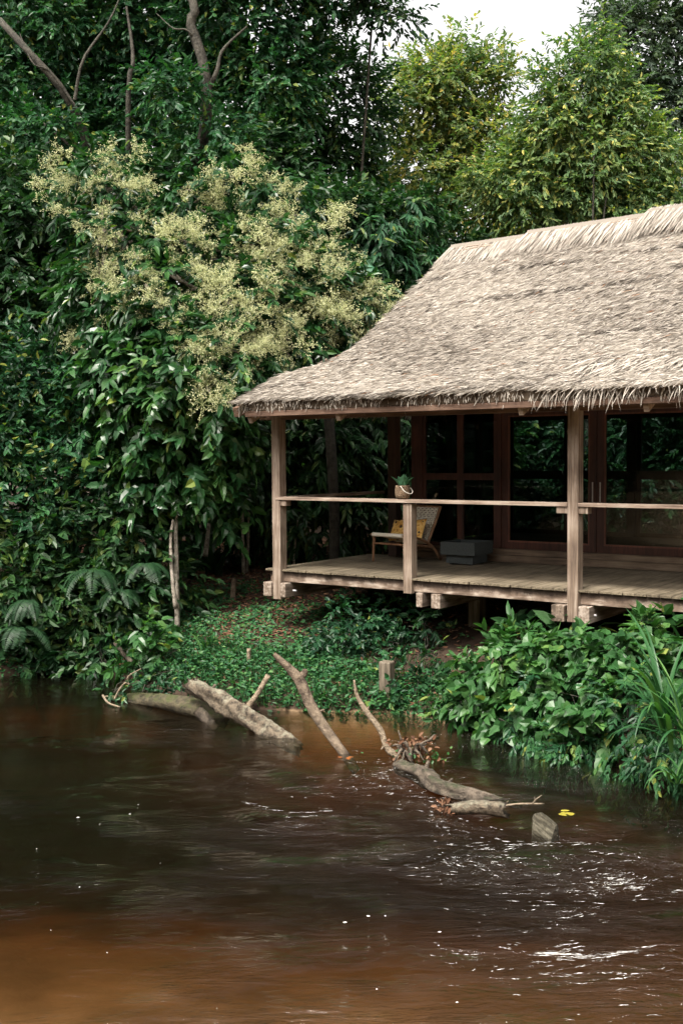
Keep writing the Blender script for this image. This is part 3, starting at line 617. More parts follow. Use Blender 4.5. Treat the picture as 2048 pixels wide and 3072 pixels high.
for v_ in (3.5, 4.5):
    bx('jamb', (.57, v_-.05, 1.69), (.67, v_+.05, 4.1), 'darkwood')
bx('side_bar', (.59, WV+.1, 2.70), (.65, 5.4, 2.76), 'darkwood'); bx('side_bar', (.59, WV+.1, 4.1), (.65, 5.4, 4.25), 'darkwood')
part(MB().box((.615, WV+.08, 1.7), (.623, 5.4, 4.1)), 'pane', 'glass', bevel=0)

# ------------------------------------------------------------------ things on the veranda
def L2W(o, p): return p
# planter
c = H(1.84, 1.90, 1.5); pl = empty('planter', c, 'square dark grey tiered planter box standing on the deck boards', 'planter', rz=-HA)
MB().box((-.215, -.215, .02), (.215, .215, .145)).build('base', M['slate'], pl)
for sx in (-1, 1):
    for sy in (-1, 1): MB().box((sx*.16-.02, sy*.16-.02, 0), (sx*.16+.02, sy*.16+.02, .02)).build('foot', M['slate'], pl)
mb = MB(); a = .275; b = .235
mb.box((-a, -a, .145), (a, a, .25)); mb.box((-a, -a, .25), (a, -b, .325)).box((-a, b, .25), (a, a, .325)).box((-a, -b, .25), (-b, b, .325)).box((b, -b, .25), (a, b, .325))
mb.build('basin', M['slate'], pl, bevel=.0); MB().box((-b, -b, .25), (b, b, .28)).build('soil', M['soil'], pl)
# lounge chair, faces the river
c = H(.48, 1.50, 1.5); ch = empty('lounge_chair', c, 'low wooden lounge chair with cream canvas seat and woven cord back', 'chair', rz=-HA-R(10))
Wc = .64
def tb(pts, r_, nm, m_='teak', parent=ch, n=10, flat=1.): return MB().tube(curve_pts(pts, n), r_, 8, flat=flat).build(nm, M[m_], parent, smooth=True)
for x in (0, Wc):
    tb([(x, .02, 0), (x, .03, .2), (x, .045, .375)], [.016+.008*t for t in np.linspace(0, 1, 10)], 'leg')
    tb([(x, .0, .385), (x, .25, .36), (x, .48, .29), (x, .66, .17), (x, .80, .0)], .021, 'leg', flat=.8)
    tb([(x, .50, .26), (x, .64, .50), (x, .80, .80)], .021, 'back_frame', flat=.8)
    tb([(x, .035, .26), (x, .3, .25), (x, .62, .20)], .017, 'side_stretcher')
tb([(-.03, 0, .40), (Wc/2, 0, .40), (Wc+.03, 0, .40)], .017, 'front_rail'); tb([(0, .035, .27), (Wc, .035, .27)], .014, 'stretcher'); tb([(0, .62, .2), (Wc, .62, .2)], .014, 'stretcher')
tb([(0, .79, .79), (Wc, .79, .79)], .016, 'top_rail')
mb = MB(); prof = curve_pts([(0, -.02, .415), (0, .2, .375), (0, .42, .31), (0, .52, .275)], 12)
for i in range(11):
    y0, z0, y1, z1 = prof[i][1], prof[i][2], prof[i+1][1], prof[i+1][2]
    n0 = len(mb.v); mb.v += [(.025, y0, z0), (Wc-.025, y0, z0), (Wc-.025, y1, z1), (.025, y1, z1), (.025, y0, z0-.02), (Wc-.025, y0, z0-.02), (Wc-.025, y1, z1-.02), (.025, y1, z1-.02)]
    mb.f += [tuple(n0+q for q in t) for t in ((0,1,2,3),(7,6,5,4),(0,3,7,4),(1,5,6,2))+(((0,4,5,1),) if i == 0 else ())]
mb.tube([(.02, -.005, .402), (Wc-.02, -.005, .402)], .030, 10)
st = mb.build('seat', M['canvas'], ch)
mb = MB()
nb_, nr_ = 15, 20
def bkp(s, t): return (.03+(Wc-.06)*s, .50+.29*t+.04*math.sin(t*3.1), .27+.52*t-.02*math.sin(t*3.1))
for i in range(nb_):
    s = (i+.5)/nb_; mb.tube([np.array(bkp(s, t))+np.array((0, (.007 if (k+i) % 2 else -.007), 0)) for k, t in enumerate(np.linspace(0, 1, nr_))], .0135, 5, flat=.6)
for j in range(nr_):
    t = (j+.5)/nr_; mb.tube([np.array(bkp(s, t))+np.array((0, (.007 if (k+j) % 2 else -.007), 0)) for k, s in enumerate(np.linspace(0, 1, nb_+1))], .0095, 5)
mb.build('backrest', M['cord'], ch)
# cushion leans on the back
cu = empty('cushion_pivot', (0, 0, 0)); bpy.data.objects.remove(cu)
me = bpy.data.meshes.new('cushion'); V = []; Fc = []; nu, nv = 21, 13
for s_ in (1, -1):
    for j in range(nv):
        for i in range(nu):
            a, b = i/(nu-1)*2-1, j/(nv-1)*2-1; th = .062*max(0, (1-a**4))**.5*max(0, (1-b**4))**.5
            pin = 1-.07*(1-abs(a)**2)*(abs(b)**3); pin2 = 1-.05*(1-abs(b)**2)*(abs(a)**3)
            V.append((a*.285*pin2, s_*th, b*.155*pin))
off = nu*nv
for s_ in (0, 1):
    for j in range(nv-1):
        for i in range(nu-1):
            q = [s_*off+j*nu+i, s_*off+j*nu+i+1, s_*off+(j+1)*nu+i+1, s_*off+(j+1)*nu+i]; Fc.append(tuple(q if s_ else q[::-1]))
me.from_pydata(V, [], Fc); me.polygons.foreach_set('use_smooth', [True]*len(me.polygons))
cu = link_mesh('cushion', me, M['spotted']); tag(cu, 'mustard cushion with black spots leaning in the lounge chair', 'cushion')
mt = ch.matrix_basis if False else Matrix.Translation(Vector(tuple(c))) @ Matrix.Rotation(-HA-R(10), 4, 'Z')
cu.matrix_world = mt @ Matrix.Translation((.315, .43, .455)) @ Matrix.Rotation(R(-27), 4, 'X') @ Matrix.Rotation(R(-4), 4, 'Y') @ Matrix.Scale(1.12, 4)
# potted plant on the rail
c = H(1.985, -.035, 2.507); pp = empty('potted_plant', c, 'small woven pot with broad pointed green leaves on the veranda railing', 'potted plant')
mb = MB(); prof = [(.062, 0), (.088, .02), (.096, .06), (.098, .11), (.092, .155), (.086, .175), (.076, .172), (.078, .14)]
ns = 24
for r_, z_ in prof:
    for k in range(ns): a = 2*PI*k/ns; mb.v.append((r_*math.cos(a), r_*math.sin(a), z_))
for i in range(len(prof)-1):
    for k in range(ns): mb.f.append((i*ns+k, i*ns+(k+1) % ns, (i+1)*ns+(k+1) % ns, (i+1)*ns+k))
mb.f.append(tuple(range(ns))[::-1]); po = mb.build('pot', M['woven'], pp, smooth=True)
MB().tube([(.078*math.cos(a), .078*math.sin(a), .15) for a in np.linspace(0, 2*PI, 14)], .004, 4).build('rim', M['cord'], po)
mb = MB(); mb.tube(curve_pts([(-.03, -.09, .165), (.02, -.12, .10), (.09, -.10, .07), (.125, -.05, .09), (.11, .02, .13), (.07, .06, .16)], 24), .006, 6); mb.build('handle', M['cord'], po, smooth=True)
MB().tube([(0, 0, .13), (0, 0, .15)], .078, 18).build('soil', M['soil'], pp)
for k, (az, tilt, L_) in enumerate(((-80, 12, .21), (170, 34, .22), (5, 36, .21), (-130, 18, .18), (-30, 20, .18), (60, 16, .2), (120, 22, .19))):
    LVp = Leaves(); a, t = R(az), R(tilt); D = np.array([[math.cos(a)*math.sin(t), math.sin(a)*math.sin(t), math.cos(t)]]); Nn = np.array([[-math.cos(a)*math.cos(t), -math.sin(a)*math.cos(t), math.sin(t)]])
    LVp.add(np.array([[.02*math.cos(a), .02*math.sin(a), .14]]), D, Nn, L_*.92, .125, 'ovate', .12, .18, np.array([.55])); link_mesh('leaf', LVp.mesh('leaf'), M['leaf_grey'] if False else M['leaf_pot'] if 'leaf_pot' in M else M.setdefault('leaf_pot', leaf_mat('leaf_pot', [(0, (.05, .15, .08)), (1, (.11, .27, .15))], rough=.4, trans=.15)), pp)

# ------------------------------------------------------------------ forest
exec_order = None
T = tree
GB = 'trees of the riverside forest'
T('broadleaf_tree', 'dark tree in the top left corner with a leaning grey trunk', 'tree', (300, 22), [(60, 60, 21, 190, 150), (330, 30, 21.5, 180, 130), (60, 330, 21, 170, 150), (300, 200, 22, 150, 120), (180, 480, 21, 190, 120), (-60, -200, 21, 260, 180), (330, -220, 21, 260, 180), (130, 400, 19.2, 110, 60)], 'leaf_mid', .135, .07, 38, trunk=[(330, 1500, 22), (300, 900, 21.5), (270, 480, 20.2), (200, 290, 19.6), (95, 165, 19.4), (0, 60, 19.6)], trunk_r=.10, group=GB, tintshift=.14, limbs=False, forks=[([(235, 330, 19.6), (150, 215, 19.4), (100, 190, 19.3), (60, 100, 19.5)], .04), ([(300, 690, 20.2), (230, 470, 19.4), (130, 370, 19.3), (60, 290, 19.4)], .07), ([(225, 300, 19.6), (250, 180, 19.6), (330, 60, 19.8), (380, -60, 20)], .05)])
T('broadleaf_tree', 'tall tree at top centre left with a thick mottled curved trunk', 'tree', (640, 22), [(520, 60, 21.5, 170, 140), (760, 60, 20.5, 190, 150), (820, 230, 20.5, 150, 120), (480, 300, 21.5, 160, 130), (700, 360, 21, 170, 110), (600, -220, 21, 300, 170), (880, -120, 20, 200, 110), (520, 260, 18.9, 80, 45), (650, 400, 18.9, 100, 50)], 'leaf_mid', .135, .07, 38, trunk=[(590, 1500, 21), (560, 700, 20.3), (600, 470, 19.6), (620, 330, 19.2), (610, 190, 19.2), (572, 70, 19.2), (585, 20, 19.2), (530, -90, 19.4)], trunk_r=.12, group=GB, tintshift=.18, limbs=False, forks=[([(612, 290, 19.2), (650, 215, 19.15), (668, 150, 19.2), (740, 80, 19.4)], .075), ([(598, 130, 19.2), (560, 90, 19.1), (520, 85, 19.1), (470, 40, 19.3)], .035), ([(390, 1200, 21), (385, 330, 19.6), (400, 180, 19.5), (380, 20, 19.6)], .10)])
T('broadleaf_tree', 'deep green tree whose top bough hangs across the white sky', 'tree', (1000, 23), [(1010, 330, 22, 150, 160), (960, 520, 22, 170, 140), (1010, 0, 20.5, 90, 40), (1120, -5, 20.5, 80, 45), (1180, 50, 20.5, 50, 45), (880, 170, 22, 60, 70), (1040, 235, 22.5, 70, 40)], 'leaf_dark', .135, .066, 36, group=GB, trunk_r=.06, limbs=False, tintshift=.15)
T('olive_tree_crown', 'open olive and rust tinged tree left of the bright one behind the roof', 'tree', (1350, 25), [(1290, 330, 24, 150, 130), (1400, 280, 24, 110, 90), (1250, 520, 24, 170, 130), (1450, 450, 24, 150, 130), (1620, 540, 23.5, 150, 120), (1390, 640, 24, 170, 90), (1250, 200, 24, 60, 50), (1365, 150, 24, 40, 50), (1480, 170, 24, 50, 35)], 'leaf_olive', .125, .06, 36, k=9, inner=.15, group=GB, twig=.5, yellow=.05, trunk_r=.07, rag=6)
bpy.data.objects[-1] if False else None
T('bright_tree', 'bright yellow green tree in the upper right above the roof', 'tree', (1760, 22), [(1740, 250, 22, 105, 110), (1655, 390, 22, 85, 80), (1790, 420, 22, 150, 110), (1900, 470, 22, 110, 90), (1700, 520, 22, 160, 90), (1880, 570, 22, 130, 60), (1780, 160, 22, 60, 70), (1575, 500, 22.3, 90, 70), (1640, 620, 22, 150, 50), (1500, 560, 22.5, 90, 60), (1940, 620, 21.8, 120, 45), (1850, 300, 22, 70, 70)], 'leaf_bright', .12, .052, 42, k=10, inner=.05, droop=.3, group=GB, twig=.5, yellow=.08, trunk_r=.08, tintshift=.05, rag=6)
T('grey_green_tree', 'shadowy grey green tree at the right edge behind the bright one', 'tree', (1980, 29), [(1960, 120, 28, 190, 130), (2080, 300, 28, 190, 160), (1930, 330, 28, 130, 120), (2030, 520, 28, 170, 120), (1880, 40, 28, 90, 60), (2100, 0, 28, 200, 120)], 'leaf_grey', .15, .065, 24, group=GB, inner=.2)
T('broadleaf_tree', 'dark tree at the left edge halfway up the picture', 'tree', (120, 19), [(60, 640, 18.5, 150, 130), (220, 740, 18.8, 130, 120), (50, 880, 18, 150, 130), (190, 980, 17.8, 130, 110), (330, 560, 19.5, 130, 110), (-80, 760, 18, 130, 200)], 'leaf_dark', .15, .078, 34, group=GB, tintshift=.12)
T('broadleaf_tree', 'dark tree in the middle of the picture between flowers and olive tree', 'tree', (900, 21), [(780, 520, 20, 150, 110), (1000, 700, 20, 150, 130), (1150, 700, 20.5, 150, 110), (640, 520, 20, 130, 90), (1180, 850, 20, 130, 110), (1010, 900, 19.5, 120, 120), (1300, 760, 21.5, 150, 80), (880, 680, 19.5, 120, 100)], 'leaf_dark', .15, .075, 34, group=GB, tintshift=.1)
T('long_leaved_tree', 'drooping long leaved sapling just left of the ridge end', 'tree', (1180, 21), [(1190, 650, 20, 90, 70), (1130, 760, 19.5, 80, 80), (1240, 770, 19.8, 60, 50)], 'leaf_mid', .24, .06, 20, k=9, droop=.8, group=GB, trunk_r=.06, shape='ovate')
# flowering tree
fl, fcs = T('flowering_tree', 'big tree covered in cream yellow flower clusters left of the roof', 'tree', (420, 18), [(270, 560, 17.5, 110, 80), (420, 600, 17.3, 120, 90), (640, 590, 17.3, 140, 100), (840, 640, 17.2, 110, 90), (350, 740, 17, 150, 100), (560, 740, 17, 150, 110), (760, 780, 16.8, 150, 110), (930, 800, 16.9, 130, 90), (320, 900, 16.8, 130, 90), (520, 900, 16.4, 150, 110), (730, 930, 16.3, 160, 110), (930, 940, 16.8, 150, 90), (1050, 920, 17.2, 80, 80), (640, 1060, 15.8, 150, 90), (820, 1050, 16.2, 140, 60), (640, 1190, 15.6, 70, 60)], 'leaf_shine', .19, .075, 22, k=8, droop=.5, shape='small', trunk=[(420, 1500, 18), (360, 1200, 18), (330, 850, 17.3), (325, 700, 17.), (320, 620, 17.1), (335, 520, 17.6)], trunk_r=.13, barkm='bark_pale', inner=.6, tintshift=-.02)
def panicle_mesh(seed):
    r_ = np.random.default_rng(seed); LV = Leaves(); Ps = []; mb = MB()
    for b in range(13):
        d = nrm(r_.normal(0, 1, 3)*np.array((1, 1, .7))+np.array((0, -.25, .45))); L_ = r_.uniform(.12, .26)
        for s in range(4):
            t = .35+.65*s/3; d2 = nrm(d+r_.normal(0, .55, 3)); p = d*L_*t
            q = p[None]+d2[None]*r_.uniform(.02, .09, (8, 1))+r_.normal(0, .013, (8, 3)); Ps.append(q)
        mb.tube([(0, 0, 0), d*L_*.5, d*L_], [.004, .003, .002], 3)
    P = np.concatenate(Ps); n = len(P); D = nrm(r_.normal(0, 1, (n, 3))); 
    LV.add(P, D, nrm(r_.normal(0, 1, (n, 3))), r_.uniform(.012, .024, n), r_.uniform(.010, .018, n), 'small', 0, .3, np.clip(r_.beta(2.5, 2, n), 0, 1))
    sv = np.array(mb.v); sf = np.array([f for f in mb.f if len(f) == 4]); LV.Q.append(sf+LV.n); LV.tq.append(np.full(len(sf), .1)); LV.V.append(sv); LV.n += len(sv)
    return LV.mesh('flower_cluster')
PM = [panicle_mesh(s) for s in range(8)]
for m_ in PM: m_.materials.append(M['flower'])
# where flowers sit, read as patches on the crown
fpatch = [(230,520,60,30,6),(215,560,50,40,4),(395,520,45,45,5),(400,560,50,40,5),(680,530,60,45,7),(700,580,60,40,5),(860,570,45,30,4),(320,620,30,20,2),(480,640,40,60,4),(1040,660,30,35,3),
 (600,640,90,40,5),(560,720,90,50,9),(720,720,60,50,5),(860,680,50,60,6),(640,800,90,60,9),(310,740,60,40,5),(260,810,55,40,7),(340,870,60,30,5),(420,780,60,60,6),(440,880,50,40,4),(820,770,80,60,12),(960,780,90,40,13),
 (880,880,120,70,22),(1010,870,80,60,12),(1080,850,60,60,9),(1100,920,60,50,9),(760,900,80,60,12),(700,960,90,60,12),(900,970,120,50,14),(1020,990,80,50,9),(600,910,60,60,6),(500,930,50,50,4),(740,1050,110,40,11),(880,1060,90,30,7),(640,1080,60,60,6),(300,1010,50,30,4),(210,1010,40,30,3),(600,1150,40,40,4),(640,1230,55,45,7),(720,1190,50,30,3),(740,1130,60,30,3),(560,1030,60,40,4),(750,1270,20,20,1)]
pos = []
def crown_front(px, py):
    bestY = None
    for b in [(c, r) for c, r in fcs]:
        d = ray(px, py); o = np.array((0, 0, CZ))-b[0]; rr = b[1]*1.05
        A_ = ((d/rr)**2).sum(); B_ = 2*(d*o/rr**2).sum(); C_ = ((o/rr)**2).sum()-1; q = B_*B_-4*A_*C_
        if q > 0:
            t = (-B_-math.sqrt(q))/(2*A_); 
            if bestY is None or t < bestY: bestY = t
    return bestY
for px, py, sx, sy, n in fpatch:
    for _ in range(int(n*(1.0 if px < 700 else .85)+.5)):
        x, y = px+rng.normal(0, sx*.9), py+rng.normal(0, sy*.9); Yf = crown_front(x, y)
        if Yf is None: Yf = 16.6
        pos.append(at(x, y, Yf-.09+rng.uniform(-.2, .3)))
pos.sort(key=lambda p: p[1]); o0 = np.array(fl.location)
rest = []
for i, p in enumerate(pos):
    sc_ = rng.uniform(.55, 1.1); mm = Matrix.Translation(Vector(tuple(p-o0))) @ Matrix.Rotation(rng.uniform(0, 6.28), 4, 'Z') @ Matrix.Rotation(rng.uniform(-.5, .5), 4, 'X') @ Matrix.Scale(sc_, 4)
    if i < 100:
        o = bpy.data.objects.new('flower_panicle', PM[i % 8]); COL.objects.link(o); o.parent = fl; o.matrix_basis = mm
    else: rest.append((PM[i % 8], np.array(mm)))
Vs, Ts, Qs, tt, tq = [], [], [], [], []; off = 0
cache = {}
for me, mm in rest:
    if me.name not in cache:
        co = np.empty(len(me.vertices)*3, np.float32); me.vertices.foreach_get('co', co); li = np.empty(len(me.loops), np.int32); me.loops.foreach_get('vertex_index', li)
        ti = np.empty(len(me.polygons), np.float32); me.attributes['tint'].data.foreach_get('value', ti); lt = np.empty(len(me.polygons), np.int32); me.polygons.foreach_get('loop_total', lt)
        n3 = int((lt == 3).sum()); cache[me.name] = (co.reshape(-1, 3), li[:n3*3].reshape(-1, 3), li[n3*3:].reshape(-1, 4), ti[:n3], ti[n3:])
    co, t3, q4, a3, a4 = cache[me.name]; Vs.append(co@mm[:3, :3].T+mm[:3, 3]); Ts.append(t3+off); Qs.append(q4+off); tt.append(a3); tq.append(a4); off += len(co)
o = link_mesh('flower_panicle', np_mesh('flowers', np.concatenate(Vs), [np.concatenate(Ts), np.concatenate(Qs)], np.concatenate(tt+tq)), M['flower'], fl); o['kind'] = 'stuff'
# understory and shrubs at the left
GS = 'shrubs on the riverbank'
sh = dict(group=GS, parts=('stems', 'foliage'))
T('shrub', 'shrub with big drooping glossy leaves under the flowering tree', 'shrub', (560, 17), [(420, 1060, 16.3, 120, 80), (560, 1150, 16, 130, 110), (430, 1250, 16.4, 140, 120), (600, 1330, 16.2, 120, 110), (480, 1440, 16.6, 120, 110), (620, 1470, 16.6, 100, 90), (370, 1150, 16.4, 120, 90)], 'leaf_shine', .21, .115, 26, k=7, twig=.42, droop=.38, spread=1.1, shape='ovate', trunk_r=.05, ldroop=.3, yellow=.012, tintshift=.08, **sh)
T('shrub', 'small leaved shrub with yellowing tips at the left edge', 'shrub', (80, 17), [(60, 1120, 17, 140, 110), (200, 1210, 17, 140, 110), (60, 1320, 16.8, 150, 120), (230, 1400, 16.7, 140, 110), (80, 1500, 16.5, 150, 110), (280, 1290, 16.8, 110, 100), (-60, 1250, 16.5, 100, 200)], 'leaf_mid', .13, .062, 34, trunk_r=.06, yellow=.05, **sh)
T('shrub', 'dense dark shrub at the lower left touching the water', 'shrub', (150, 16.6), [(60, 1640, 16.4, 150, 120), (250, 1580, 16.6, 150, 110), (400, 1620, 16.6, 110, 110), (80, 1820, 16.1, 150, 110), (230, 1780, 16.3, 130, 110), (60, 1930, 15.9, 130, 70), (210, 1920, 16.1, 120, 70), (360, 1780, 16.4, 110, 110), (360, 1900, 16.1, 90, 60), (60, 1985, 15.7, 110, 35), (180, 1990, 15.7, 90, 30), (320, 1985, 15.5, 80, 30), (480, 1730, 16.6, 90, 90)], 'leaf_dark', .17, .08, 28, k=8, twig=.42, trunk_r=.05, tintshift=.22, **sh)
T('shrub', 'shadowed shrub behind the left corner post of the veranda', 'shrub', (900, 20), [(780, 1330, 20, 150, 120), (960, 1360, 20, 140, 130), (1100, 1330, 20.5, 140, 140), (960, 1560, 19.5, 150, 90), (780, 1500, 20, 130, 110), (1130, 1500, 20.5, 110, 110), (1240, 1350, 21, 120, 150), (700, 1380, 19.5, 120, 120), (1080, 1200, 20.5, 160, 90), (880, 1180, 20, 140, 90), (650, 1600, 20, 110, 90)], 'leaf_dark', .2, .08, 20, k=8, droop=.6, trunk_r=.06, tintshift=.1, **sh)
T('shrub', 'dim shrub seen through the left glass panes behind the planter', 'shrub', (1330, 20.8), [(1300, 1330, 20.7, 110, 150), (1430, 1360, 21.2, 110, 150), (1330, 1540, 20.8, 130, 90)], 'leaf_bush', .17, .08, 18, k=8, trunk_r=.04, tintshift=.1, **sh)
T('shrub', 'leafy thicket seen through the glass rooms of the house', 'shrub', (1700, 23), [(1350, 1330, 23, 160, 180), (1560, 1300, 23, 160, 180), (1780, 1300, 22.5, 160, 180), (1990, 1300, 22, 170, 180), (1450, 1550, 22.5, 200, 110), (1750, 1530, 22, 220, 120), (2020, 1520, 21.5, 200, 130), (2200, 1350, 21, 200, 220)], 'leaf_dark', .16, .075, 20, k=8, trunk_r=.06, tintshift=-.15, **sh)
# far wood behind everything: one mass, coarse
LV = Leaves()
for i in range(210):
    x = rng.uniform(-15, 22); Yd = rng.uniform(26.5, 33)
    top = 22 if x < -2.2 else (10.3+.7*math.sin(x*1.3) if x < 8.5 else 10.3+ (x-8.5)*.9); z = rng.uniform(.8, top-1.2)
    c = np.array((x, Yd, z)); r = np.array((1.7, 1.4, 1.3))*rng.uniform(.7, 1.1); C, O = shell(c, r, 150, .3)
    sprays(LV, C, O, 7, .6, .26, .12, .4, tint0=np.clip(rng.beta(2, 2, len(C)), 0, 1))
for i in range(90):
    x = rng.uniform(-20, -7.6); Yd = np.interp(x, SX, SY)+rng.uniform(.5, 9); z = rng.uniform(.2, 1)*min(11, 2.5+(Yd-15)*1.6); c = np.array((x, Yd, max(z, .7))); C, O = shell(c, np.array((1.5, 1.2, 1.1)), 170, .35)
    sprays(LV, C, O, 8, .45, .16, .08, .3, tint0=np.clip(rng.beta(2, 3, len(C))*.8, 0, 1))
tag(LV.build('far_wood', M['leaf_far']), 'far off mass of forest foliage filling the gaps behind the trees', 'forest', kind='stuff')
LV = Leaves()  # wood behind the camera, added to keep bright sky out of the glass
for i in range(340):
    x, Yd = (rng.uniform(-24, 18), rng.uniform(-17, -12)) if i < 230 else (rng.uniform(-32, -20), rng.uniform(-14, 12)); z = rng.uniform(.5, 12); C, O = shell(np.array((x, Yd, z)), np.array((2.2, 1.6, 1.7)), 110, .3, False)
    sprays(LV, C, O, 6, .8, .5, .28, .3, tint0=np.clip(rng.beta(2, 2, len(C)), 0, 1))
tag(LV.build('opposite_wood_screen', M['leaf_opp']), 'opposite bank forest mirrored in the house glass, added to block sky reflections', 'forest', kind='stuff')

# slender pale stems under the trees
def stem(label, pts, r0, r1, m_='bark_pale', name='slender_trunk', cat='tree trunk', extra=None):
    P = [at(*p) for p in pts]; g_ = float(ground_z(P[0][0], P[0][1])); P[0][2] = min(P[0][2], g_-.03) if P[0][2]-g_ < .4 else P[0][2]
    o = MB().tube(curve_pts(P, 16), np.linspace(r0, r1, 16), 8, .08).build(name, M[m_], None, smooth=True); tag(o, label, cat, 'slender trunks in the undergrowth'); return o
stem('pale slender trunk leaning beside the big leaved shrub', [(528, 1826, 15.9), (518, 1740, 15.9), (512, 1620, 16), (520, 1560, 16.1)], .035, .018)
stem('pale trunk rising straight behind the leaning pale one', [(531, 1820, 16.1), (530, 1720, 16.1), (528, 1590, 16.2), (532, 1480, 16.3)], .04, .026)
stem('left one of two thin grey poles in the dark undergrowth', [(731, 1716, 19), (729, 1640, 19), (727, 1550, 19), (724, 1430, 19)], .03, .024)
stem('right one of two thin grey poles in the dark undergrowth', [(741, 1714, 19.2), (744, 1640, 19.2), (746, 1560, 19.2), (750, 1440, 19.2)], .026, .02)
stem('short grey pole left of the two thin poles', [(616, 1670, 18.6), (622, 1620, 18.6), (627, 1570, 18.6)], .045, .03, 'oldpost' if False else 'bark_pale')
stem('thin stem just right of the left veranda post', [(880, 1700, 19), (886, 1620, 19), (893, 1560, 19)], .018, .01)

# banana plant
bp_ = empty('banana_plant', (*at(1000, 1500, 18.8)[:2], 1.0), 'banana plant with broad leaves behind the flowering tree', 'banana plant')
M['banana'] = leaf_mat('banana', [(0, (.03, .12, .06)), (1, (.09, .2, .13))], rough=.35, trans=.3)
o0 = np.array(bp_.location)
MB().tube(curve_pts([np.zeros(3), (0, 0, 1.5), at(960, 900, 18.8)-o0], 10), .09, 10).build('stem', M['bark'], bp_, smooth=True)
for pts, w_ in (([(960, 900), (930, 760), (915, 680), (905, 630)], .36), ([(960, 900), (1000, 820), (1060, 795), (1140, 815)], .34), ([(960, 900), (980, 800), (990, 740), (1010, 720)], .3), ([(960, 900), (900, 830), (860, 800), (820, 830)], .3)):
    C = curve_pts([at(x, y, 18.8-.12*k)-o0 for k, (x, y) in enumerate(pts)], 16); V = []; Fc = []
    for i, p in enumerate(C):
        t = i/15; t_ = C[min(i+1, 15)]-C[max(i-1, 0)]; s = nrm(np.cross(t_, np.array((0, -1., .55)))); wd = w_*.5*max(.02, math.sin(min(1, max(0, (t-.22)/.78))*PI)**.55 if t > .22 else .02)
        dn = np.array((0, .03, -.18*wd*2)); V += [tuple(p+s*wd+dn), tuple(p), tuple(p-s*wd+dn)]
    for i in range(15): a = i*3; Fc += [(a, a+1, a+4, a+3), (a+1, a+2, a+5, a+4)]
    mb = MB(); mb.v = V; mb.f = Fc; o = mb.build('leaf', M['banana'], bp_, smooth=True); at_ = o.data.attributes.new('tint', 'FLOAT', 'FACE'); at_.data.foreach_set('value', list(rng.uniform(.2, .9, len(o.data.polygons))))

# strap leaved plants
def strap_plant(name, label, base, n, L, W, mat, tilt=(.3, 1.1), arch=.5, group=None, az=None, tint=None):
    root = empty(name, base, label, 'plant', group); LV = Leaves()
    V = []; Q = []; tn = []
    for i in range(n):
        a = rng.uniform(0, 2*PI) if az is None else rng.uniform(*az); t = rng.uniform(*tilt); Li = L*rng.uniform(.6, 1.15); w_ = W*rng.uniform(.7, 1.2); p = np.array((rng.normal(0, .04), rng.normal(0, .04), 0.)); hd = np.array((math.cos(a), math.sin(a), 0)); sd = np.array((-math.sin(a), math.cos(a), 0)); ns = 9; ang = PI/2-t*.5; n0 = len(V); ti = rng.beta(2, 2) if tint is None else tint
        for s in range(ns+1):
            f = s/ns; wd = w_*.5*(1-f**2.2)*min(1, .5+f*3)+.001; nm = np.cross(sd, hd*math.cos(ang)+np.array((0, 0, 1))*math.sin(ang))
            V += [p+sd*wd+nm*wd*.35*-1, p.copy(), p-sd*wd+nm*wd*.35*-1]
            p = p+(hd*math.cos(ang)+np.array((0, 0, 1))*math.sin(ang))*Li/ns; ang -= arch*(t+.35)*2.2/ns*(.4+f*1.3)
        for s in range(ns):
            a0 = n0+s*3; Q += [(a0, a0+1, a0+4, a0+3), (a0+1, a0+2, a0+5, a0+4)]; tn += [ti, ti]
    link_mesh('leaf_clump', np_mesh('straps', np.array(V), np.array(Q), tn, True), M[mat], root); return root
M['strap'] = leaf_mat('strap', [(0, (.012, .05, .022)), (.6, (.035, .115, .035)), (1, (.10, .2, .05))], rough=.35, trans=.3)
def gp(px, py, z=0):
    """point of the terrain under a pixel"""
    d = ray(px, py); s = 6.
    while s < 40:
        p = np.array((0, 0, CZ))+d*s
        if p[2] < ground_z(p[0], p[1]): return p
        s += .04
    return np.array((0, 0, CZ))+d*16

# ------------------------------------------------------------------ bank: ground cover, litter
def surface_pts(n, xr, yr, cond, green=False):
    x = rng.uniform(*xr, n); y = rng.uniform(*yr, n); z = ground_z(x, y); q = np.stack([x-HO[0], y-HO[1]]); uu = HU[0]*q[0]+HU[1]*q[1]; vv = HV[0]*q[0]+HV[1]*q[1]; k = cond(x, y, z)
    k &= ~((vv > -.5) & (uu > 1.2)) | (rng.random(n) < (.06 if green else .25))
    return np.stack([x, y, z], 1)[k]
dsh = lambda x, y: (y-np.interp(x, SX, SY))*.78
P = surface_pts(110000, (-6, 7), (9, 19), lambda x, y, z: (dsh(x, y) > -.06) & (dsh(x, y) < 5) & (rng.random(len(x)) < np.clip(1.3-dsh(x, y)*.36+.5*bumps(x, y, 2.2), 0.05, 1)), True)
LV = Leaves(); n = len(P); P[:, 2] += rng.uniform(.0, .13, n)*np.clip(1.3-dsh(P[:, 0], P[:, 1])*.3, .2, 1)
LV.add(P, np.stack([rng.normal(0, 1, n), rng.normal(0, 1, n), rng.normal(.1, .35, n)], 1), np.tile((0, -.35, 1.), (n, 1))+rng.normal(0, .3, (n, 3)), rng.uniform(.035, .085, n), rng.uniform(.025, .055, n), 'small', .1, .1)
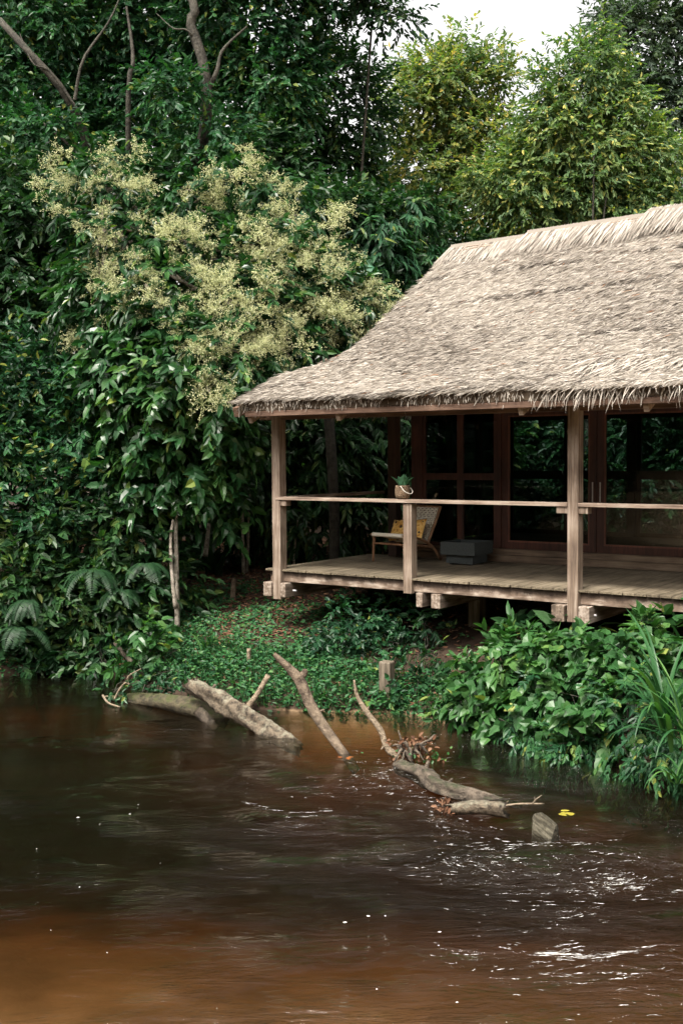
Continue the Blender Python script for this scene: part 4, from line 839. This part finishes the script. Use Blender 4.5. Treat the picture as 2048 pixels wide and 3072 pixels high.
# grass blades near the water
P = surface_pts(26000, (-4, 1.6), (11.8, 16), lambda x, y, z: (dsh(x, y) > -.03) & (dsh(x, y) < 1.1)); n = len(P)
LV.add(P, np.stack([rng.normal(0, .5, n), rng.normal(-.2, .5, n), np.ones(n)*.8], 1), rng.normal(0, 1, (n, 3)), rng.uniform(.06, .16, n), .008, 'small', .2, .1)
tag(LV.build('ground_cover', M['cover']), 'low green creeping leaves and grass covering the bank', 'ground cover', kind='stuff')
P = surface_pts(70000, (-6, 7), (9, 24), lambda x, y, z: (dsh(x, y) > .15) & (rng.random(len(x)) < .6)); n = len(P); P[:, 2] += .012
LV = Leaves(); LV.add(P, np.stack([rng.normal(0, 1, n), rng.normal(0, 1, n), rng.normal(0, .15, n)], 1), np.tile((0, -.1, 1.), (n, 1))+rng.normal(0, .25, (n, 3)), rng.uniform(.06, .13, n), rng.uniform(.03, .055, n), 'small', -.12, -.1)
tag(LV.build('leaf_litter', M['litter']), 'brown dead leaves strewn over the soil of the bank', 'leaf litter', kind='stuff')

def bush(label, c_px, blobs, mat, L, W, dens, k=6, twig=.25, shape='small', droop=.3, name='bush', **kw):
    return T(name, label, 'bush', c_px, blobs, mat, L, W, dens, k=k, twig=twig, shape=shape, droop=droop, trunk_r=.02, parts=('stems', 'foliage'), group='bushes along the water', **kw)
bush('small leaved bush below the left corner of the deck', (1100, 14.6), [(1080, 1880, 14.8, 110, 90), (1160, 1960, 14.5, 90, 90), (1020, 1960, 14.6, 80, 80), (1100, 2060, 14.1, 120, 70), (1190, 1850, 15, 60, 80)], 'leaf_mid', .09, .045, 50, k=8, twig=.2, tintshift=.1)
bush('low bush wrapping the old stump', (1170, 13.3), [(1190, 2060, 13.3, 60, 50), (1230, 2105, 13.2, 60, 40), (1130, 2110, 13.3, 60, 35)], 'leaf_mid', .085, .05, 60, k=6, twig=.15, tintshift=.1)
bush('sparse dark seedlings added to darken the bare soil left of the stilt', (1290, 14), [(1275, 1880, 14.3, 60, 45), (1310, 1975, 13.6, 45, 32), (1260, 2060, 13.2, 45, 28)], 'leaf_dark', .12, .055, 34, k=7, twig=.2, tintshift=.1)  # dark plants added where sunlit soil should read as shade
bush('fine leaved bush at the left end of the right hand bank', (1400, 12.6), [(1370, 2110, 12.6, 70, 60), (1430, 2060, 12.7, 80, 70), (1470, 2130, 12.4, 80, 60), (1390, 2050, 12.8, 50, 50)], 'leaf_bush', .12, .05, 45, k=7, twig=.2)
bush('dark broad leaved bush in the shadow below the deck', (1560, 13.4), [(1545, 1905, 13.3, 55, 40), (1600, 1910, 13.2, 80, 50), (1700, 1930, 13, 80, 60)], 'leaf_dark', .26, .14, 12, k=6, shape='heart', tintshift=.25)
bush('glossy heart leaved bush filling the bank before the deck', (1700, 12), [(1520, 2000, 12.6, 110, 80), (1640, 2040, 12.1, 130, 110), (1760, 2010, 12, 110, 90), (1880, 2040, 11.4, 130, 120), (1600, 2140, 11.9, 120, 90), (1740, 2150, 11.4, 130, 100), (1880, 2180, 10.9, 120, 90), (1770, 1940, 12.4, 90, 40), (1480, 2100, 12.3, 90, 80)], 'leaf_bush', .15, .115, 30, k=6, twig=.25, shape='heart', droop=.45, tintshift=-.02)
bush('upright bush with long narrow leaves beside the stilt', (1490, 12.9), [(1505, 1990, 12.9, 50, 50), (1570, 1970, 12.7, 65, 50)], 'leaf_bush', .2, .07, 28, k=7, twig=.25, shape='ovate', droop=.0, tintshift=.15)
bush('large leaved bush at the right edge under the deck', (2000, 11.2), [(2010, 1930, 11.4, 90, 80), (2060, 2030, 11, 80, 90), (1960, 1900, 11.8, 60, 50)], 'leaf_bush', .2, .12, 20, k=6, twig=.25, shape='heart', tintshift=-.2)
bush('wispy low growth hanging over the water at the lower right', (1850, 10.5), [(1640, 2230, 11.3, 90, 50), (1760, 2260, 10.9, 100, 50), (1900, 2280, 10.4, 110, 60), (2010, 2300, 9.9, 90, 70), (1560, 2200, 11.7, 60, 40)], 'leaf_mid', .075, .035, 85, k=9, twig=.2, droop=.9, tintshift=.1)
bush('finer leaved growth mixed into the heart leaved bush by the sword leaved clump', (1900, 10.9), [(1880, 2110, 10.75, 90, 70), (1960, 2180, 10.3, 80, 60), (1700, 2230, 11., 90, 45), (1590, 2060, 11.9, 50, 40)], 'leaf_mid', .10, .042, 45, k=7, twig=.22, tintshift=.2)
bush('bright sprig of tiny leaves rising before the right post', (1930, 11.6), [(1930, 1880, 11.5, 28, 40), (1945, 1960, 11.4, 30, 60), (1960, 2020, 11.3, 40, 50)], 'leaf_bush', .06, .035, 120, k=7, twig=.12, tintshift=.25, droop=0)
bush('large leaved seedling hanging over the left waterline', (240, 15.7), [(225, 1985, 15.5, 55, 35), (190, 1960, 15.6, 40, 25)], 'leaf_mid', .22, .09, 16, k=6, shape='ovate', tintshift=.3)
bush('light green broad leaved sapling on the left bank', (450, 15.2), [(450, 1900, 15, 60, 50), (410, 1960, 15, 60, 45), (500, 1960, 14.9, 60, 40)], 'leaf_bush', .17, .085, 24, k=6, shape='ovate', tintshift=.05)
bush('weedy growth on the bank behind the mossy log', (600, 14.8), [(560, 2010, 14.6, 80, 40), (430, 2070, 13.78, 80, 22), (530, 2085, 13.7, 60, 30), (350, 2070, 13.9, 40, 14), (680, 2020, 14.3, 70, 35), (480, 2040, 14.6, 70, 35), (800, 2060, 13.9, 60, 25)], 'leaf_mid', .08, .04, 55, k=7, twig=.16, tintshift=.15)
bush('broad leaved seedling on the slope left of the deck shadow', (985, 15.6), [(975, 1905, 15.2, 40, 28)], 'leaf_mid', .2, .09, 22, k=5, shape='ovate', tintshift=.1)
M['fern'] = M['leaf_dark']
# ferns
def fern(label, px, py, Y, n, L, az0=-PI, az1=0):
    b = at(px, py, Y); root = empty('fern', b, label, 'fern', 'ferns on the left bank'); 
    for i in range(n):
        LV = Leaves(); a = rng.uniform(az0, az1); hd = np.array((math.cos(a), math.sin(a), 0)); Li = L*rng.uniform(.7, 1.1); m_ = 20; t = np.linspace(0, 1, m_); el = R(15)-t*R(95); st = np.stack([hd[0]*np.cos(el), hd[1]*np.cos(el), np.sin(el)], 1)*Li/m_; C = np.cumsum(st, 0); D = nrm(st); sd = np.array((-math.sin(a), math.cos(a), 0))
        for sg in (-1, 1):
            k = t > .15; Lf = .17*np.sin(np.clip(t[k], .12, .97)*PI)**.6*L/.7
            LV.add(C[k], D[k]*.45+sd*sg+rng.normal(0, .05, (k.sum(), 3)), np.cross(sd*1., D[k])*-1+np.array((0, -.3, .6)), Lf*.8, .027, 'ovate', .3, .1, np.clip(rng.normal(.38, .12, k.sum()), 0, .9))
        link_mesh('frond', LV.mesh('frond'), M['fern'], root)
fern('leftmost large fern hanging over the dark waterline shrub', 90, 1800, 15.4, 7, .5)
fern('fern with long fronds drooping left of the pale trunks', 285, 1710, 15.4, 8, .6)
fern('fern directly beside the foot of the pale trunks', 440, 1690, 15.4, 7, .55)
fern('low fern close above the waterline at far left', 60, 1880, 15.2, 6, .6)
fern('fern between the two larger ferns on the left bank', 370, 1770, 15.3, 6, .5)
strap_plant('strap_leaved_plant', 'dark rosette of strap leaves before the thin grey poles', gp(640, 1725), 26, 1.0, .11, 'leaf_dark', (.6, 1.5), .5)
strap_plant('strap_leaved_plant', 'second dark rosette of strap leaves left of the thin poles', gp(720, 1740)+np.array((-.9, .3, 0)), 20, .8, .1, 'leaf_dark', (.6, 1.5), .5)
strap_plant('screw_pine', 'long arching sword leaved plant at the right edge of the bank', at(1990, 2190, 10.1), 30, 1.15, .05, 'strap', (.25, 1.5), .55)
strap_plant('screw_pine', 'second sword leaved clump cut by the right picture edge', at(2060, 2260, 9.6), 22, .95, .045, 'strap', (.3, 1.6), .6)
strap_plant('screw_pine', 'small tuft of sword leaves low at the right water edge', at(2030, 2350, 9.4), 14, .5, .035, 'strap', (.4, 1.7), .6)
strap_plant('grass_tuft', 'grass tuft on the bank between sapling and mossy log', gp(620, 1960), 22, .4, .02, 'strap', (.1, 1), .5)
strap_plant('grass_tuft', 'grass tuft at the waterline behind the leaning trunk', gp(960, 2110), 30, .3, .014, 'strap', (.1, 1.2), .5)

# ------------------------------------------------------------------ logs in the river
M['log'] = bark_mat('log', (.018, .014, .010), (.15, .12, .085), moss=(.22, .21, .155), mossamt=.36, scale=17)
M['stone'] = wood_mat('stone', (.014, .012, .008), (.05, .045, .03), (.12, .11, .08), (4, 4, 22), bump=.8)
M['log_dry'] = bark_mat('log_dry', (.04, .028, .02), (.2, .155, .11), moss=(.08, .055, .035), mossamt=.3, scale=11)
M['log_moss'] = bark_mat('log_moss', (.02, .018, .012), (.09, .075, .045), moss=(.05, .06, .018), mossamt=.45, scale=14)
M['twig'] = bark_mat('twig', (.12, .09, .06), (.3, .24, .17), scale=20)
M['log_wet'] = bark_mat('log_wet', (.02, .016, .012), (.13, .105, .08), moss=(.035, .04, .02), mossamt=.35, scale=12)
def log(name, label, pts, rad, mat, sides=22, n=44, rough=.12, cat='log', group='driftwood in the river', stubs=(), jag=False):
    P = curve_pts([np.array(p) for p in pts], n); rr = np.interp(np.linspace(0, 1, n), np.linspace(0, 1, len(rad)), rad); b = P[0].copy()
    root = empty(name, b, label, cat, group); mb = MB(); n0 = 0
    V = []; up = None; ph = rng.uniform(0, 6, 4)
    for i, p in enumerate(P):
        t = nrm(P[min(i+1, n-1)]-P[max(i-1, 0)])
        if up is None: up = nrm(np.cross(t, (.3, .5, .8)))
        up = nrm(up-t*up.dot(t)); sd = np.cross(t, up)
        for k in range(sides):
            a = 2*PI*k/sides; r_ = rr[i]*(1+rough*(math.sin(3*a+ph[0]+i*.12)+.7*math.sin(5*a+ph[1]-i*.3)+.6*math.sin(2*a+i*.5+ph[2]))+rng.normal(0, rough*.3))
            q = p-b+up*math.cos(a)*r_+sd*math.sin(a)*r_
            if jag and i in (0, n-1): q = q+t*rng.uniform(-.05, .05)
            mb.v.append(tuple(q))
    for i in range(n-1):
        for k in range(sides): a = i*sides+k; c = i*sides+(k+1) % sides; mb.f.append((a, c, c+sides, a+sides))
    for i, s in ((0, -1), (n-1, 1)):
        t = nrm(P[min(i+1, n-1)]-P[max(i-1, 0)]); mb.v.append(tuple(P[i]-b-t*s*.02)); c = len(mb.v)-1
        for k in range(sides):
            a, d = i*sides+k, i*sides+(k+1) % sides; mb.f.append((a, d, c)[::s*-1] if s == -1 else (a, d, c))
    mb.build('trunk', M[mat], root, smooth=True)
    for sp_, sr in stubs:
        Q = curve_pts([np.array(p)-b for p in sp_], 10); MB().tube(Q, np.linspace(sr[0], sr[1], 10), 7, .12).build('branch', M[mat], root, smooth=True)
    return root
def W0(px, py, z=0): return atz(px, py, z)
# positions: the foot of each piece is where it meets the water
e1 = W0(850, 2222, -.05); s1 = at(572, 2055, e1[1]+.95)
log('fallen_log', 'thick lichen covered log slanting from the bank into the water', [s1, s1*.66+e1*.34+(0, 0, .03), s1*.33+e1*.67+(0, 0, .02), e1, e1+(e1-s1)*.15], [.085, .11, .10, .09, .07], 'log', jag=True, rough=.16, stubs=[([s1*.45+e1*.55, s1*.45+e1*.55+(.05, -.08, .14)], (.035, .02)), ([s1*.8+e1*.2, s1*.8+e1*.2+(.09, 0, .13)], (.03, .015))])
s = at(590, 2130, e1[1]+.75); e = W0(650, 2190, -.1); log('stub_log', 'short brown stub under the raised end of the lichen covered log', [s, (s+e)/2, e], [.06, .055, .05], 'log_wet', 10, 12, cat='branch')
e2 = W0(1040, 2275, -.06); s2 = at(822, 1962, e2[1]+.35); m1_ = at(895, 2035, e2[1]+.28); m2_ = at(945, 2140, e2[1]+.15)
log('leaning_trunk', 'bare forked driftwood trunk rising from the water toward the bank', [s2, m1_, m2_, e2, e2+(e2-m2_)*.3], [.025, .058, .054, .05, .045], 'log_dry', 12, rough=.09, stubs=[([m1_, at(912, 2020, e2[1]+.3), at(914, 2008, e2[1]+.3)], (.05, .025)), ([m2_, m2_+np.array((.1, .0, .04))], (.02, .008))])
e = W0(740, 2120, .05); log('branch_stick', 'straight pale stick leaning up beside the lichen covered log', [at(738, 2125, e[1]), at(770, 2085, e[1]+.03), at(806, 2025, e[1]+.05)], [.035, .032, .028], 'twig', 10, 12, cat='branch')
e = W0(1062, 2040, 0); b_ = W0(1188, 2268, 0); Yb = b_[1]
log('branch_stick', 'thin bare branch curving up left from the tangled debris', [at(1195, 2272, Yb), at(1160, 2245, Yb+.03), at(1140, 2190, Yb+.06), at(1095, 2130, Yb+.08), at(1070, 2085, Yb+.1), at(1062, 2040, Yb+.1)], [.038, .034, .032, .026, .02, .01], 'twig', 10, 26, cat='branch', stubs=[([at(1097, 2133, Yb+.08), at(1106, 2120, Yb+.08)], (.014, .008)), ([at(1150, 2240, Yb), at(1143, 2248, Yb)], (.014, .007))])
# half sunk log downstream of the debris
a_ = W0(1195, 2300, .02); c_ = W0(1330, 2365, .04); d_ = W0(1490, 2402, -.03); m_ = W0(1270, 2325, .05)
log('sunken_log', 'half sunken knotty log trailing right from the tangled debris', [a_, m_, c_, d_, W0(1560, 2418, -.12)], [.07, .085, .07, .04, .025], 'log_wet', 18, 40, .17, stubs=[([m_, m_+np.array((.05, .02, .13))], (.035, .015)), ([c_, c_+np.array((.08, .0, .09))], (.025, .012))])
k0 = W0(1200, 2290, .0)
db = empty('debris_tangle', k0, 'tangle of broken roots and caught leaves on the sunken log', 'driftwood')
mb = MB()
for i in range(16):
    a = rng.uniform(0, 2*PI); L_ = rng.uniform(.1, .32); mb.tube(curve_pts([(rng.normal(.08, .06), rng.normal(0, .05), rng.uniform(0, .1)), (.1+math.cos(a)*L_*.5, math.sin(a)*L_*.4, .12+rng.uniform(0, .1)), (.12+math.cos(a)*L_, math.sin(a)*L_*.7, .12+rng.uniform(-.08, .22))], 7), [rng.uniform(.012, .03)*(1-t*.6) for t in np.linspace(0, 1, 7)], 6, .15)
mb.build('roots', M['log_wet'], db, smooth=True)
LV = Leaves(); n = 130; P = np.stack([rng.normal(.14, .11, n), rng.normal(0, .07, n), .1+rng.uniform(-.06, .14, n)], 1)
LV.add(P, rng.normal(0, 1, (n, 3)), np.array((0, -.5, 1))+rng.normal(0, .5, (n, 3)), rng.uniform(.03, .08, n), .035, 'small', .1, .1); link_mesh('dead_leaves', LV.mesh('dl'), M['litter'], db)['kind'] = 'stuff'
LV = Leaves(); n = 60; P = np.stack([rng.normal(.2, .16, n), rng.normal(0, .07, n), .08+rng.uniform(-.06, .08, n)], 1)
LV.add(P, rng.normal(0, 1, (n, 3)), np.array((0, -.5, 1))+rng.normal(0, .5, (n, 3)), rng.uniform(.02, .06, n), .03, 'small', .1, .1); link_mesh('moss', LV.mesh('moss'), M['leaf_bush'], db)['kind'] = 'stuff'
a_ = W0(1345, 2428, .03); b_ = W0(1515, 2428, .05)
log('short_log', 'short pale log piece floating in front of the sunken log', [a_, (a_+b_)/2+(0, 0, .02), b_], [.045, .06, .066], 'log', 14, 16, .07, jag=True)
LV = Leaves(); n = 40; P = np.stack([rng.normal(a_[0]-.03, .05, n), rng.normal(a_[1], .05, n), .03+rng.uniform(-.03, .08, n)], 1)
LV.add(P, rng.normal(0, 1, (n, 3)), np.array((0, -.5, 1))+rng.normal(0, .5, (n, 3)), rng.uniform(.03, .07, n), .03, 'small', .1, .1); tag(LV.build('leaf_pile', M['litter']), 'wet brown leaves caught at the left end of the short log', 'dead leaves')
Yt = W0(1510, 2418, .05)[1]
log('branch_stick', 'thin straight twig with a side shoot over the water right of the short log', [at(1505, 2418, Yt), at(1560, 2412, Yt), at(1632, 2411, Yt)], [.009, .009, .006], 'twig', 6, 10, cat='branch', stubs=[([at(1596, 2411, Yt), at(1607, 2398, Yt), at(1624, 2385, Yt)], (.007, .004)), ([at(1603, 2402, Yt), at(1602, 2390, Yt)], (.005, .003)), ([at(1515, 2412, Yt), at(1524, 2402, Yt)], (.006, .003))])
# rock
import bmesh
rk = W0(1632, 2478, 0); bm = bmesh.new()
for q in ((-.13, 0, -.15), (.15, .02, -.15), (.0, .12, -.12), (.03, -.12, -.13), (-.105, .02, .11), (-.06, -.03, .135), (-.02, .04, .125), (.0, -.05, .09), (.10, -.05, .015), (.135, .02, .0), (.07, .07, .05), (-.125, -.04, .0)): bm.verts.new(q)
bmesh.ops.convex_hull(bm, input=bm.verts); bmesh.ops.subdivide_edges(bm, edges=bm.edges, cuts=3, use_grid_fill=True)
for v_ in bm.verts: v_.co += Vector(rng.normal(0, .0028, 3))
me = bpy.data.meshes.new('rock'); bm.to_mesh(me); bm.free(); ro = link_mesh('log_end', me, M['stone']); ro.location = tuple(rk); ro.rotation_euler = (0, R(38), 0); me.transform(Matrix.Rotation(R(-38), 4, 'Y') @ Matrix.Scale(.85, 4)); tag(ro, 'wedge shaped broken log end poking out of the water', 'log', 'driftwood in the river')
# low mossy log at left with twigs
a_ = W0(330, 2095, .02); b_ = W0(560, 2120, .08)
log('mossy_log', 'low moss covered log lying along the left waterline', [a_, W0(430, 2100, .04), b_, W0(680, 2160, -.05)], [.035, .08, .12, .11], 'log_moss', 14, 24, .1, stubs=[])
Yt = a_[1]-.1
log('branch_stick', 'crooked bare twig standing at the left tip of the mossy log', [at(345, 2095, Yt), at(358, 2070, Yt), at(378, 2048, Yt), at(392, 2060, Yt+.02), at(385, 2030, Yt), at(424, 2006, Yt)], [.013, .012, .011, .01, .009, .006], 'twig', 6, 22, cat='branch', stubs=[([at(378, 2048, Yt), at(372, 2046, Yt)], (.006, .003))])
log('branch_stick', 'pale broken twig floating left of the mossy log', [W0(309, 2086, .05), W0(325, 2108, .04), W0(362, 2122, .01)], [.014, .014, .01], 'twig', 7, 10, cat='branch', stubs=[([W0(312, 2090, .04), W0(332, 2088, .06)], (.011, .005))])
p = gp(368, 1990); log('branch_stick', 'brown dead branch lying on the bank by the light green sapling', [at(345, 1928, 15.2), at(370, 1960, 15.1), at(400, 1990, 14.9)], [.03, .035, .03], 'log_wet', 8, 10, cat='branch', group='dead branches on the bank')
p = gp(745, 1995); log('branch_stick', 'small pale broken stake standing on the bank', [np.array(p)-(0, 0, .05), at(746, 1975, p[1]), at(746, 1945, p[1])], [.024, .022, .026], 'twig', 7, 8, cat='branch', group='dead branches on the bank')
p = gp(700, 1800); log('branch_stick', 'thick brown stub on the slope below the thin poles', [np.array(p)-(0, 0, .1), at(699, 1775, p[1]), at(703, 1735, p[1])], [.05, .045, .04], 'log_dry', 8, 8, cat='branch', group='dead branches on the bank')
# hanging dead vine
Yv = 11.9
log('hanging_twig', 'dry curled twig hanging from the right bank bushes over the water', [at(1470, 2150, Yv), at(1466, 2190, Yv), at(1452, 2215, Yv), at(1440, 2222, Yv), at(1425, 2222, Yv)], [.008, .007, .007, .006, .004], 'twig', 5, 16, cat='twig', stubs=[([at(1450, 2216, Yv), at(1450, 2236, Yv)], (.014, .006))])
# stump with worn top
p = gp(1160, 2085); pz = at(1160, 1983, p[1])
st_ = empty('stump', (p[0], p[1], 0), 'weathered square cut stump with an orange lichen patch on the bank', 'stump')
MB().box((-.078, -.07, p[2]-.3), (.078, .07, float(pz[2])), Matrix.Rotation(R(-30), 3, 'Z')).build('block', M['oldpost'], st_, bevel=.02)
# floating leaves
def floating(label, px, py, s, c):
    p = W0(px, py, .012); LV = Leaves(); m_ = 5
    LV.add(np.stack([rng.normal(0, s*.4, m_), rng.normal(0, s*.3, m_), np.zeros(m_)], 1), np.stack([rng.normal(1, .6, m_), rng.normal(0, .6, m_), np.zeros(m_)], 1), np.tile((0, 0, 1.), (m_, 1)), s, s*.6, 'ovate', .0, .02, np.full(m_, c)); 
    o = link_mesh('floating_leaves', LV.mesh('fl'), M['yleaf']); o.location = tuple(p); tag(o, label, 'leaf', 'leaves adrift on the water')
M['yleaf'] = leaf_mat('yleaf', [(0, (.22, .06, .02)), (1, (.24, .21, .03))], rough=.5, trans=.1, tcol=(1, 1, 1))
floating('yellow leaves adrift right of the broken log end', 1687, 2440, .09, 1.)
floating('orange leaf at the foot of the leaning trunk', 1034, 2272, .06, .1)

# froth flecks; the streaks along wave crests also paint in sky glints
V = []; Q = []
def fleck(px, py, a, b, rot=0):
    p = W0(px, py, 0); z = float(wave(np.array(p[0]), np.array(p[1])))+.006; n0 = len(V); k = 8
    for i in range(k):
        t = 2*PI*i/k; r_ = rng.uniform(.6, 1.2); x, y = a*r_*math.cos(t), b*r_*math.sin(t); V.append((p[0]+x*math.cos(rot)-y*math.sin(rot), p[1]+x*math.sin(rot)+y*math.cos(rot), z+.002))
    V.append((p[0], p[1], z+.006)); Q.extend([(n0+i, n0+(i+1) % k, n0+k) for i in range(k)])
for _ in range(12):
    px = rng.uniform(0, 2048); py = rng.uniform(2350, 3072); fleck(px, py, rng.uniform(.002, .006), rng.uniform(.002, .004))
for px, py, a in ((235, 2455, .03), (390, 2445, .014), (300, 2475, .01), (1035, 2772, .022), (1105, 2752, .02), (1318, 2800, .022), (1155, 2752, .012), (1370, 3010, .012), (1130, 2970, .01), (240, 2665, .01), (1315, 2845, .01)): fleck(px, py, a*.6, a*.35)
def wgrad(x, y, e=.02):
    X = np.array([x+e, x-e, x, x]); Yq = np.array([y, y, y+e, y-e]); h = wave(X, Yq); return (h[0]-h[1])/(2*e), (h[2]-h[3])/(2*e)
def ribbon(px, py, steps, wid):
    p = W0(px, py)[:2].copy(); last = None; pts = []
    for _ in range(steps):
        gx_, gy_ = wgrad(*p); t = np.array((-gy_, gx_)); nl = np.linalg.norm(t)
        if nl < 1e-4: break
        t = t/nl + rng.normal(0, .25, 2); t[0] = t[0]; 
        if last is not None and t@last < 0: t = -t
        if last is None and t[0] < 0: t = -t
        t = t/np.linalg.norm(t); last = t
        if abs(t[0]) < .62: break
        pts.append((p.copy(), t)); p = p+t*.014
    m_ = len(pts)
    if m_ < 3: return
    n0 = len(V); 
    for k, (q, t) in enumerate(pts):
        w_ = wid*math.sin(PI*(k+.4)/m_)*rng.uniform(.35, 1.3); z = float(wave(np.array(q[0]), np.array(q[1])))+.004
        V.append((q[0]-t[1]*w_, q[1]+t[0]*w_, z)); V.append((q[0]+t[1]*w_, q[1]-t[0]*w_, z+.001))
    for k in range(m_-1):
        if rng.random() < .12: continue
        a0 = n0+2*k; Q.extend([(a0, a0+1, a0+3), (a0, a0+3, a0+2)])
def crests(cx, cy, sx, sy, n):
    for _ in range(int(n*2.6)):
        x, y = cx+rng.normal(0, sx), cy+rng.normal(0, sy)
        if 0 < x < 2100: ribbon(x, y, int(rng.uniform(3, 13)), rng.uniform(.0014, .004))
for a_ in ((1240, 2330, 60, 35, 46), (1300, 2390, 80, 25, 40), (1370, 2470, 70, 20, 22), (1080, 2270, 50, 12, 16), (850, 2228, 40, 5, 6), (1130, 2330, 60, 25, 16), (1540, 2560, 150, 40, 44), (1850, 2640, 140, 22, 50), (1680, 2720, 120, 30, 20), (1700, 2860, 150, 14, 34), (1350, 2600, 90, 20, 16), (1800, 2960, 160, 50, 22), (1500, 2880, 200, 70, 16), (1120, 2320, 120, 35, 20)): crests(*a_)
for arc in ([(730, 2405), (780, 2432), (850, 2455), (910, 2450), (970, 2422)], [(1270, 2570), (1400, 2605), (1540, 2600)], [(1500, 2845), (1650, 2868), (1860, 2862)], [(1760, 2620), (1900, 2652), (2048, 2660)]):
    C = curve_pts([(x, y, 0) for x, y in arc], 26)
    for q in C:
        for _ in range(2): ribbon(q[0]+rng.normal(0, 8), q[1]+rng.normal(0, 4), int(rng.uniform(5, 14)), rng.uniform(.0015, .004))
fo = link_mesh('foam_glint', np_mesh('foam_glint', np.array(V), np.array(Q)), M['foam_glint']); tag(fo, 'white froth flecks and painted sky glints on the brown river', 'foam_glint', kind='stuff')

# ------------------------------------------------------------------ camera, light
cam = bpy.data.cameras.new('camera'); co = bpy.data.objects.new('camera', cam); COL.objects.link(co); sc.camera = co
cam.sensor_fit = 'VERTICAL'; cam.sensor_height = 36; cam.lens = F/3072*36; cam.clip_end = 2000
co.matrix_world = Matrix(((RT[0], UP[0], -FW[0], 0), (RT[1], UP[1], -FW[1], 0), (RT[2], UP[2], -FW[2], CZ), (0, 0, 0, 1)))
el, az = R(58), R(215)   # light from behind and left of the camera
sd = Vector((math.sin(az)*math.cos(el), math.cos(az)*math.cos(el), math.sin(el)))
sl = bpy.data.lights.new('sun', 'SUN'); sl.energy = 1.7; sl.angle = R(14); sl.color = (1, .95, .87); so = bpy.data.objects.new('sun', sl); COL.objects.link(so)
so.rotation_euler = sd.to_track_quat('Z', 'Y').to_euler()
wd = bpy.data.worlds.new('World'); sc.world = wd; wd.use_nodes = True; nt = wd.node_tree; bg = nt.nodes['Background']
sk = N(nt, 'ShaderNodeTexSky'); sk.sky_type = 'NISHITA'; sk.sun_disc = False; sk.sun_elevation = el; sk.sun_rotation = az; sk.dust_density = 6; sk.air_density = 1.; sk.ozone_density = 1.
hs = N(nt, 'ShaderNodeHueSaturation'); hs.inputs['Saturation'].default_value = .22; nt.links.new(sk.outputs[0], hs.inputs['Color'])
wm = N(nt, 'ShaderNodeMix', data_type='RGBA', blend_type='MULTIPLY'); wm.inputs[0].default_value = 1; wm.inputs[7].default_value = (1.06, 1., .93, 1); nt.links.new(hs.outputs[0], wm.inputs[6]); nt.links.new(wm.outputs[2], bg.inputs[0]); bg.inputs[1].default_value = .15
vs = sc.view_settings; vs.view_transform = 'Standard'; vs.look = 'None'; vs.exposure = 1.6; vs.gamma = 1
cy = sc.cycles; cy.max_bounces = 8; cy.diffuse_bounces = 3; cy.glossy_bounces = 3; cy.transmission_bounces = 4; cy.transparent_max_bounces = 16; cy.volume_bounces = 0
cy.use_denoising = True; cy.caustics_reflective = False; cy.caustics_refractive = False; cy.sample_clamp_indirect = 6
bpy.context.view_layer.update()
